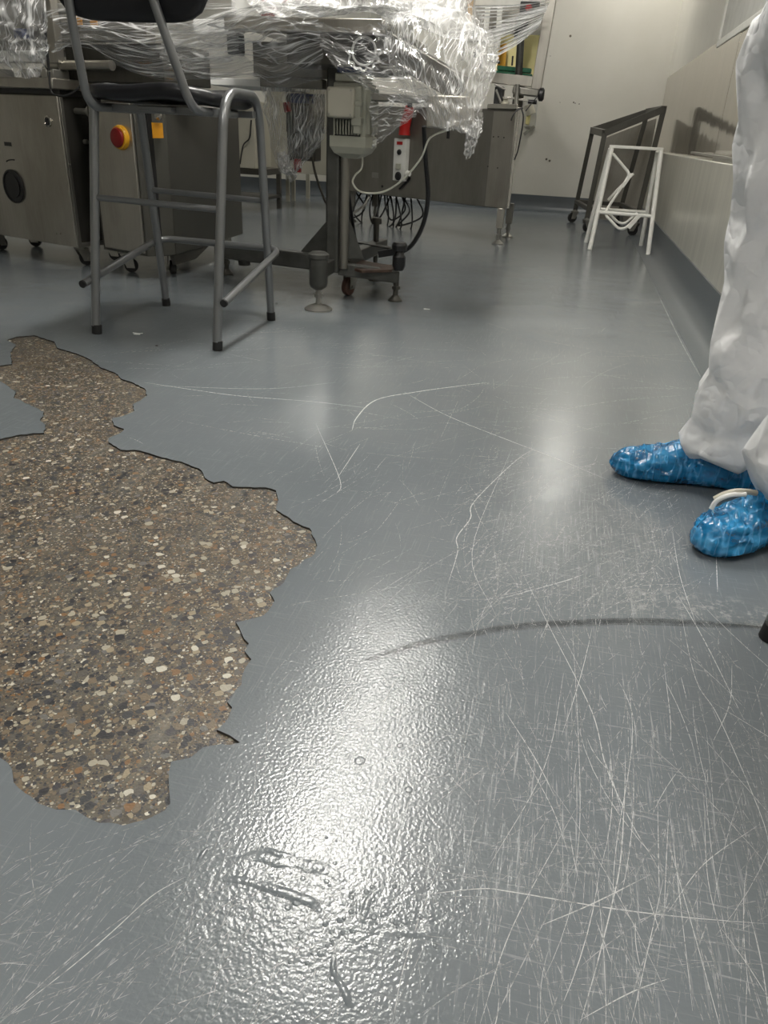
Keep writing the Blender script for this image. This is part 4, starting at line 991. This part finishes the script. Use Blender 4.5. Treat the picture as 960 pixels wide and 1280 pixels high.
film('plastic_film', [[(-60,-40,3.3),(10,-40,3.3),(60,-40,3.3)],[(-60,20,3.28),(10,20,3.26),(58,20,3.3)],[(-60,60,3.3),(15,60,3.27),(60,62,3.3)],[(-60,70,3.32),(30,98,3.3),(58,84,3.33)]], FA, .016, 'clear wrapping film over the leftmost machine', seed=1, ridge=(10, 8))
film('plastic_film', [[(58,14,3.3),(120,5,3.3),(200,0,3.35),(290,0,3.3)],[(75,40,3.28),(130,40,3.27),(200,48,3.3),(300,20,3.2)],[(66,62,3.32),(110,52,3.3),(180,75,3.34),(300,60,3.25)],[(66,66,3.36),(104,58,3.36),(190,98,3.4),(330,95,3.35)]], FC, .014, 'clear film stretched from the leftmost machine behind the stool back', seed=2, ridge=(12, 4))
film('plastic_film', [[(200,20,3.28),(250,30,3.22),(300,10,3.12),(350,0,3.1),(400,0,3.1)],[(205,60,3.3),(250,60,3.25),(310,50,3.14),(350,40,3.1),(400,40,3.1)],[(200,72,3.34),(250,88,3.3),(310,80,3.3),(345,85,3.2),(405,60,3.2)],[(215,84,3.4),(260,98,3.4),(320,100,3.4),(350,110,3.35),(400,100,3.3)]], FC, .018, 'tangled clear film between the stool and the conveyor end', seed=3, ridge=(12, 5))
# hanging bag gathered to a twist
film('plastic_film', [[(322,92,3.62),(345,95,3.55),(370,100,3.5),(395,98,3.55),(408,95,3.65)],[(330,130,3.64),(348,135,3.5),(370,140,3.44),(392,135,3.52),(408,130,3.68)],[(338,175,3.68),(350,180,3.55),(370,178,3.5),(390,175,3.55),(406,172,3.7)],[(345,205,3.7),(352,208,3.62),(366,205,3.58),(376,200,3.6),(392,192,3.7)],[(352,212,3.7),(358,222,3.66),(364,228,3.64),(368,222,3.66),(372,210,3.7)]], FD, .020, 'bag of clear film hanging to a point left of the gearmotor', seed=4, ridge=(2, 18))
# heap and drape over conveyor table
film('plastic_film', [[(300,-60,3.9),(400,-70,3.9),(500,-80,3.9),(570,-60,3.9),(590,-60,3.9)],[(300,-20,3.5),(400,-35,3.45),(500,-30,3.4),(560,-20,3.5),(588,-10,3.7)],[(318,12,3.22),(400,0,3.15),(480,0,3.13),(560,15,3.3),(600,30,3.5)],[(335,22,3.16),(400,20,3.14),(482,20,3.12),(555,45,3.2),(612,55,3.4)]], FB, .026, 'heap of crumpled white looking film on top of the conveyor', seed=5, ridge=(7, 14), res=(130, 90))
film('plastic_film', [[(480,10,3.13),(520,5,3.15),(570,20,3.25),(600,38,3.35),(620,70,3.4)],[(478,40,3.12),(520,50,3.10),(560,70,3.12),(595,80,3.2),(620,85,3.35)],[(485,70,3.12),(530,90,3.08),(565,110,3.1),(592,120,3.15),(612,110,3.3)],[(500,110,3.14),(540,125,3.1),(570,140,3.1),(590,145,3.12),(605,130,3.25)],[(532,150,3.16),(552,162,3.12),(575,166,3.1),(590,166,3.1),(602,150,3.2)]], FD, .016, 'film drawn down over the right end of the conveyor to a corner', seed=6, ridge=(2, 18), res=(120, 90))
film('plastic_film', [[(395,28,3.16),(440,35,3.12),(484,25,3.11)],[(400,55,3.14),(445,75,3.1),(500,75,3.1)],[(420,85,3.14),(465,105,3.1),(530,105,3.1)],[(455,110,3.16),(505,130,3.12),(540,135,3.12)]], FE, .012, 'thin film sheet sweeping across the bearing above the gearmotor', seed=7, ridge=(16, 2))
film('plastic_film', [[(462,118,3.28),(495,118,3.22),(540,118,3.15)],[(464,150,3.26),(500,140,3.22),(525,138,3.18)],[(466,170,3.26),(490,160,3.24),(515,148,3.2)],[(464,186,3.26),(475,178,3.25),(490,165,3.24)]], FC, .012, 'pointed flap of clear film right of the gearmotor', seed=8, ridge=(8, 6), res=(50, 40))
film('plastic_film', [[(584,158,3.1),(592,155,3.1),(606,145,3.14)],[(582,172,3.1),(592,172,3.1),(602,165,3.12)],[(580,190,3.1),(590,185,3.1),(598,172,3.12)],[(583,200,3.11),(586,198,3.11),(592,190,3.12)]], FA, .010, 'loose tail of film hanging below the conveyor end', seed=9, ridge=(6, 4), res=(30, 30))
film('plastic_film', [[(560,-30,4.6),(590,0,4.6),(610,30,4.7),(624,62,4.8)],[(556,30,3.8),(590,45,3.8),(610,60,3.9),(624,70,4.1)],[(590,90,3.4),(600,90,3.5),(612,88,3.6),(623,76,3.8)],[(592,140,3.16),(600,135,3.2),(606,120,3.3),(614,108,3.4)]], FD, .016, 'film running from the conveyor end back towards the glazed machine', seed=10, ridge=(2, 14))
# stretched strands on the glazed guard
sm = film_mat('film_strand', .75, .9, (3, 6), 20., .95)
for k in range(13):
    v0 = 8 + k*4.6; y = 5.84 + .01*(k % 3)
    a0, a1 = atY(594 + k*1.6, v0 + (10 if k > 3 else 0) * (k/13), y), atY(688 - k*1.3, v0*.62 - 4, y+.03)
    w_ = random.uniform(.006, .02)
    def fn(s, t, a0=a0, a1=a1, w_=w_): p = a0.lerp(a1, s); return p + V((0, .004*math.sin(t*5), (t-.5)*w_*(1+.6*math.sin(s*5+k)) - .012*math.sin(PI*s)))
    tag(MB().grid(fn, 14, 3).build('film_strand', sm, sharp=None, uv=(14, 3)), 'tight white strand of stretch film across the glazed guard of the rear machine', 'plastic film', 'stretch film strands on the guard')
# foil-bright twist at the bottom of the hanging bag
random.seed(3)
tw = MB()
def ft(s, t):
    a = t*2*PI; r_ = .030*(1 - .5*abs(s-.4)) * (1 + .45*noise.noise(V((math.cos(a)*2, math.sin(a)*2, s*5))))
    c = atY(352 + 16*s, 190 + 34*s + 8*math.sin(s*4), 3.62); return c + V((math.cos(a)*r_, math.sin(a)*r_*.6, .3*r_*noise.noise(V((a, s*6, 2)))*3))
tw.grid(ft, 18, 22); tag(tw.build('film_twist', film_mat('film_foil', .5, .9, (6, 6), 31.), sharp=None, uv=(18, 22)), 'shiny twisted end of the hanging film bag', 'plastic film')

# ================================================================== PERSON in white coverall
def ell(c, rx, ry, n=28, tilt=None):
    c = V(c); return [c + V((rx*math.cos(2*PI*i/n), ry*math.sin(2*PI*i/n), 0)) for i in range(n)]
def tube_parts(mb, pts, n=28):                         # pts: (x, y, z, rx, ry)
    mb.loft([ell(p[:3], p[3], p[4], n) for p in pts])
FARL = [(.490,1.745,.05,.030,.028), (.480,1.745,.12,.040,.036), (.470,1.745,.30,.06,.052), (.455,1.745,.48,.062,.060), (.450,1.74,.62,.075,.072), (.430,1.72,.80,.092,.085), (.44,1.67,.95,.10,.095)]
NEARL = [(.530,1.522,.05,.028,.026), (.545,1.505,.12,.034,.032), (.570,1.485,.30,.056,.052), (.565,1.475,.48,.062,.060), (.560,1.47,.62,.075,.072), (.53,1.48,.80,.090,.085), (.50,1.53,.95,.10,.09)]
TORSO = [(.475,1.60,.86,.10,.13), (.475,1.60,.98,.115,.165), (.485,1.60,1.12,.105,.14), (.49,1.60,1.28,.12,.165), (.495,1.60,1.42,.12,.185), (.50,1.60,1.49,.07,.12), (.49,1.60,1.53,.052,.055), (.485,1.60,1.60,.052,.052)]
SH = {1: V((.495,1.785,1.42)), -1: V((.495,1.415,1.42))}
ARM = {}
for s in (1, -1): ARM[s] = [SH[s], SH[s] + V((.03, .055*s, -.28)), SH[s] + V((-.06, .055*s, -.52))]
pe = MB()
tube_parts(pe, FARL); tube_parts(pe, NEARL); tube_parts(pe, TORSO)
hc = V((.465, 1.60, 1.685))
head = []
for z, rx, ry, dx in ((-.115,.030,.030,-.045),(-.095,.058,.050,-.02),(-.06,.078,.064,-.006),(-.02,.090,.072,0),(.03,.096,.076,.004),(.07,.088,.070,.008),(.10,.062,.050,.01),(.115,.02,.02,.01)): head.append((hc.x+dx, hc.y, hc.z+z, rx, ry))
tube_parts(pe, head)
pe.tube([hc + V((-.085,0,.01)), hc + V((-.118,0,-.022)), hc + V((-.09,0,-.035))], [.008,.014,.012], 10)
for s in (1, -1):
    pe.tube(ARM[s], [.052, .042, .030], 16)
    pe.lathe(hc + V((.01, .072*s, -.005)), [(.006, 0), (.022, .004), (.024, .012), (.012, .014)], axis=(0, s, 0), n=14)
    w = ARM[s][-1]; d = (ARM[s][2]-ARM[s][1]).normalized(); x = V((0, 1, 0)); pn = w + d*.05
    pe.tube([w, w + d*.03, pn + d*.04], [.026, .034, .034], 12)
    for k, L in enumerate((.062, .072, .068, .052)):
        b = pn + d*.045 + V((-.028 + .0185*k, 0, 0)) ; q = b + d*L*.5 + V((0, -s*.008, 0)); pe.tube([b - d*.02, b, q, q + d*L*.45 + V((0, -s*.016, 0))], [.0095, .0095, .0088, .007], 10)
    tbase = w + d*.03 + V((-.03, 0, 0)); pe.tube([w + d*.02, tbase + V((-.012,0,0)), tbase + d*.035 + V((-.02,-s*.006,0)), tbase + d*.06 + V((-.02,-s*.012,0))], [.012,.012,.010,.008], 10)
for L, fd_ in ((FARL, V((-1, 0, 0))), (NEARL, V((-.82, -.57, 0)))):   # feet
    a = V((L[0][0], L[0][1], .046)); pe.tube([a - fd_*.03, a, a + fd_*.09 + V((0,0,-.012)), a + fd_*.16 + V((0,0,-.020))], [.024,.030,.026,.016], 14)
person = pe.build('person', M['skin'], sharp=None)
rm = person.modifiers.new('remesh', 'REMESH'); rm.mode = 'VOXEL'; rm.voxel_size = .0055; rm.use_smooth_shade = True
smd = person.modifiers.new('smooth', 'SMOOTH'); smd.iterations = 3; smd.factor = .5
tag(person, 'person in baggy white coverall and blue shoe covers at the right edge, standing', 'person')
bpy.context.view_layer.update()
for s in (1, -1):
    MB().lathe(hc + V((-.083, .030*s, .008)), [(.004, -.006), (.011, -.003), (.013, .004), (.006, .010), (.001, .011)], axis=(-1, 0, 0), n=16).build('eye', M['paper'], person)
    MB().lathe(hc + V((-.0945, .030*s, .008)), [(.005, 0), (.001, .002)], axis=(-1, 0, 0), n=12).build('pupil', M['black'], person)
MB().tube([hc + V((-.074,-.026,-.062)), hc + V((-.083,0,-.060)), hc + V((-.074,.026,-.062))], [.003,.007,.003], 8).build('mouth', M['red'], person)

def crease(p, sc, seed=0.0):                            # facets with sharp folds between them
    q = p*sc + V((seed, seed*.7, 0)); q += V((noise.noise(q*.8), noise.noise(q*.8 + V((5,5,5))), noise.noise(q*.8 + V((9,1,4)))))*.5
    d, _ = noise.voronoi(V((q.x, q.y, q.z*.75)), distance_metric='DISTANCE', exponent=2.5); return d[1] - d[0]
def cloth(parts, name, vox, fold, parent, holes=()):
    c = MB()
    for P_ in parts:
        if P_[0] == 'arm': c.tube(P_[1], P_[2], 20)
        else: tube_parts(c, P_, 36)
    o = c.build('tmp', M['tyvek'], sharp=None); m_ = o.modifiers.new('r', 'REMESH'); m_.mode = 'VOXEL'; m_.voxel_size = vox
    m_ = o.modifiers.new('s', 'SMOOTH'); m_.iterations = 4
    dg = bpy.context.evaluated_depsgraph_get(); me = bpy.data.meshes.new_from_object(o.evaluated_get(dg)); bpy.data.objects.remove(o)
    me.name = name
    # crumple: coarse facets pushed in and out, then rounded a little so that creases stay crisp
    bm = bmesh.new(); bm.from_mesh(me); bm.normal_update()
    for v in bm.verts:
        p = v.co.copy(); low = max(0, min(1, (.55 - p.z)/.45))
        h = noise.noise(V((p.x*10, p.y*10, p.z*6)))*.5 + noise.noise(V((p.x*22, p.y*22, p.z*10 + 3)))*.75 + low*.26*math.sin(p.z*48 + 3.2*noise.noise(p*7) + p.x*10) + (1-low)*.5*noise.noise(V((p.x*20, p.y*20, p.z*3)))
        v.co = p + v.normal*h*fold*.85
    bm.to_mesh(me); bm.free()
    t2 = bpy.data.objects.new('tmp', me); COL.objects.link(t2)
    dm = t2.modifiers.new('d', 'DECIMATE'); dm.ratio = min(1.0, 1700/len(me.polygons)/2)
    s1 = t2.modifiers.new('s1', 'SUBSURF'); s1.subdivision_type = 'SIMPLE'; s1.levels = 2
    sm_ = t2.modifiers.new('sm', 'SMOOTH'); sm_.iterations = 1; sm_.factor = .35
    bpy.context.view_layer.update(); dg = bpy.context.evaluated_depsgraph_get()
    me2 = bpy.data.meshes.new_from_object(t2.evaluated_get(dg)); bpy.data.objects.remove(t2); me = me2; me.name = name
    me.materials.clear(); me.materials.append(M['tyvek'])
    for f_ in me.polygons: f_.use_smooth = True
    o = bpy.data.objects.new(name, me); COL.objects.link(o); o.parent = parent; return o
FAR_P = [(.430,1.745,.062,.078,.064), (.438,1.745,.090,.100,.076), (.448,1.745,.135,.106,.084), (.455,1.745,.20,.112,.088), (.455,1.745,.30,.106,.084), (.450,1.745,.40,.098,.082), (.446,1.745,.50,.098,.086), (.436,1.74,.62,.104,.096), (.416,1.72,.78,.118,.106), (.41,1.67,.93,.150,.118)]
NEAR_P = [(.530,1.475,.112,.078,.066), (.532,1.475,.140,.114,.088), (.532,1.475,.20,.124,.094), (.540,1.475,.30,.116,.090), (.548,1.47,.42,.102,.088), (.552,1.465,.55,.102,.090), (.550,1.47,.70,.107,.098), (.52,1.49,.93,.125,.115)]
TOR = [(.450,1.60,.84,.14,.16), (.435,1.62,.96,.175,.205), (.455,1.61,1.12,.165,.19), (.49,1.60,1.28,.155,.20), (.495,1.60,1.42,.15,.215), (.50,1.60,1.50,.09,.14), (.495,1.60,1.56,.075,.085)]
arms = [('arm', [ARM[s][0], ARM[s][1], ARM[s][2]], [.085, .070, .048]) for s in (1, -1)]
cov = cloth([FAR_P, NEAR_P, TOR] + arms, 'coverall', .0075, .034, person)
# hood: shell open at the face
hd = MB()
def hood(s, t):
    a = (s - .5)*2*PI*.80; z = t*2 - 1; th = z*PI/2*.92
    r_ = V((math.cos(th)*math.cos(a)*.125, math.cos(th)*math.sin(a)*.112, math.sin(th)*.155 + .005)); k = 1 + .06*noise.noise(V((a*3, z*5, 1)))
    return hc + V((.018, 0, -.012)) + r_*k
hd.grid(hood, 36, 26); hd.build('hood', M['tyvek'], person, solid=.002, sharp=None)
MB().lathe(hc + V((.012, 0, .012)), [(.095, -.01), (.102, .03), (.092, .07), (.066, .105), (.02, .118)], n=28).build('hair', M['hair'], person)

# shoes and blue covers
def shoe(cx, cy, heel, toe, hw, hgt, name, mat, grow=0.0, crinkle=0.0, seed=0, open_top=False, ang=0.0, tall=0.0):
    """loft of cross-sections from heel to toe along -X"""
    b = MB(); rings = []; n = 48; L = heel - toe; ns = 46
    for i in range(ns + 1):
        t = i/ns; x = heel + grow - t*(L + 2*grow)
        wf_ = (.80 - .10*math.exp(-((t-.42)/.16)**2) + .22*math.exp(-((t-.74)/.20)**2)) * min(1, (t/.10 + .04))**.5 * min(1, ((1-t)/.15 + .02))**.5
        hf = (1.0 if t < .34 else 1.0 - .52*((t-.34)/.58)**.95 if t < .92 else .48) 
        hf0 = hf; hf = hf * min(1, (t/.06+.15))**.5 * min(1, ((1-t)/.08 + .03))**.5
        w = (hw + grow)*wf_; h = (hgt + grow)*hf; ring = []
        for j in range(n):
            a = 2*PI*j/n; c, s = math.cos(a), math.sin(a); ex = 2.7 if s < 0 else 2.1
            k = (abs(c)**ex + abs(s)**ex)**(-1/ex)
            h0 = (hgt + grow)*hf0; zz = .46*h0 + .04*h + .5*h*s*k; narrow = 1 - .42*max(0, zz/max(h, .001) - .35)*(1.2 if t < .5 else .6)
            p = V((x, w*c*k*narrow, zz))
            if crinkle and zz > .012:
                q = V((x*22, p.y*60, p.z*45 + seed)); q2 = V((x*60 + p.z*40, p.y*30, seed))
                f = (1 - abs(noise.noise(q + V((p.z*30,0,0)))*2) - .5)*crinkle + noise.noise(q2)*crinkle*.6
                dirv = V((0, c, max(s, 0)*.8)); p += dirv*f
                p.z = max(p.z, .002)
            ring.append(p)
        rings.append(ring)
    R2 = Matrix.Rotation(ang, 3, 'Z'); piv = V((heel, 0, 0))
    rings = [[V((cx, cy, 0)) + R2 @ (p - piv) + piv - V((0,0,0)) for p in r] for r in rings]
    return b.loft(rings).build(name, mat, person, sharp=55)
# far foot: toe at x=.18; near foot: toe at x=.335
for (heel, toe, y, sd, ang) in ((.540, .188, 1.752, 1., -.02), (.585, .285, 1.560, 4., .60)):
    sh = shoe(0, y, heel-.004, toe+.010, .046, .112, 'shoe', M['shoe'], 0, 0, ang=ang)
    cvx = shoe(0, y, heel, toe, .050, .118 if y > 1.6 else .135, 'shoe_cover', M['overshoe'], .008, .008, sd, ang=ang)
# pale collar and lace of the near shoe showing between cover and trouser
a = V((.475, 1.412, .0)); cl_ = MB()
cl_.tube(smooth([atY(893,624,1.44), atY(905,618,1.44), atY(922,614,1.44), atY(945,616,1.46)]), .006, 8).build('shoe_collar', M['shoe_white'], person)
MB().tube(smooth([atY(889,636,1.43), atY(896,626,1.43), atY(912,619,1.43), atY(932,618,1.44)]), .005, 8).build('shoe_edge', M['paper'], person)
bpy.context.view_layer.update()
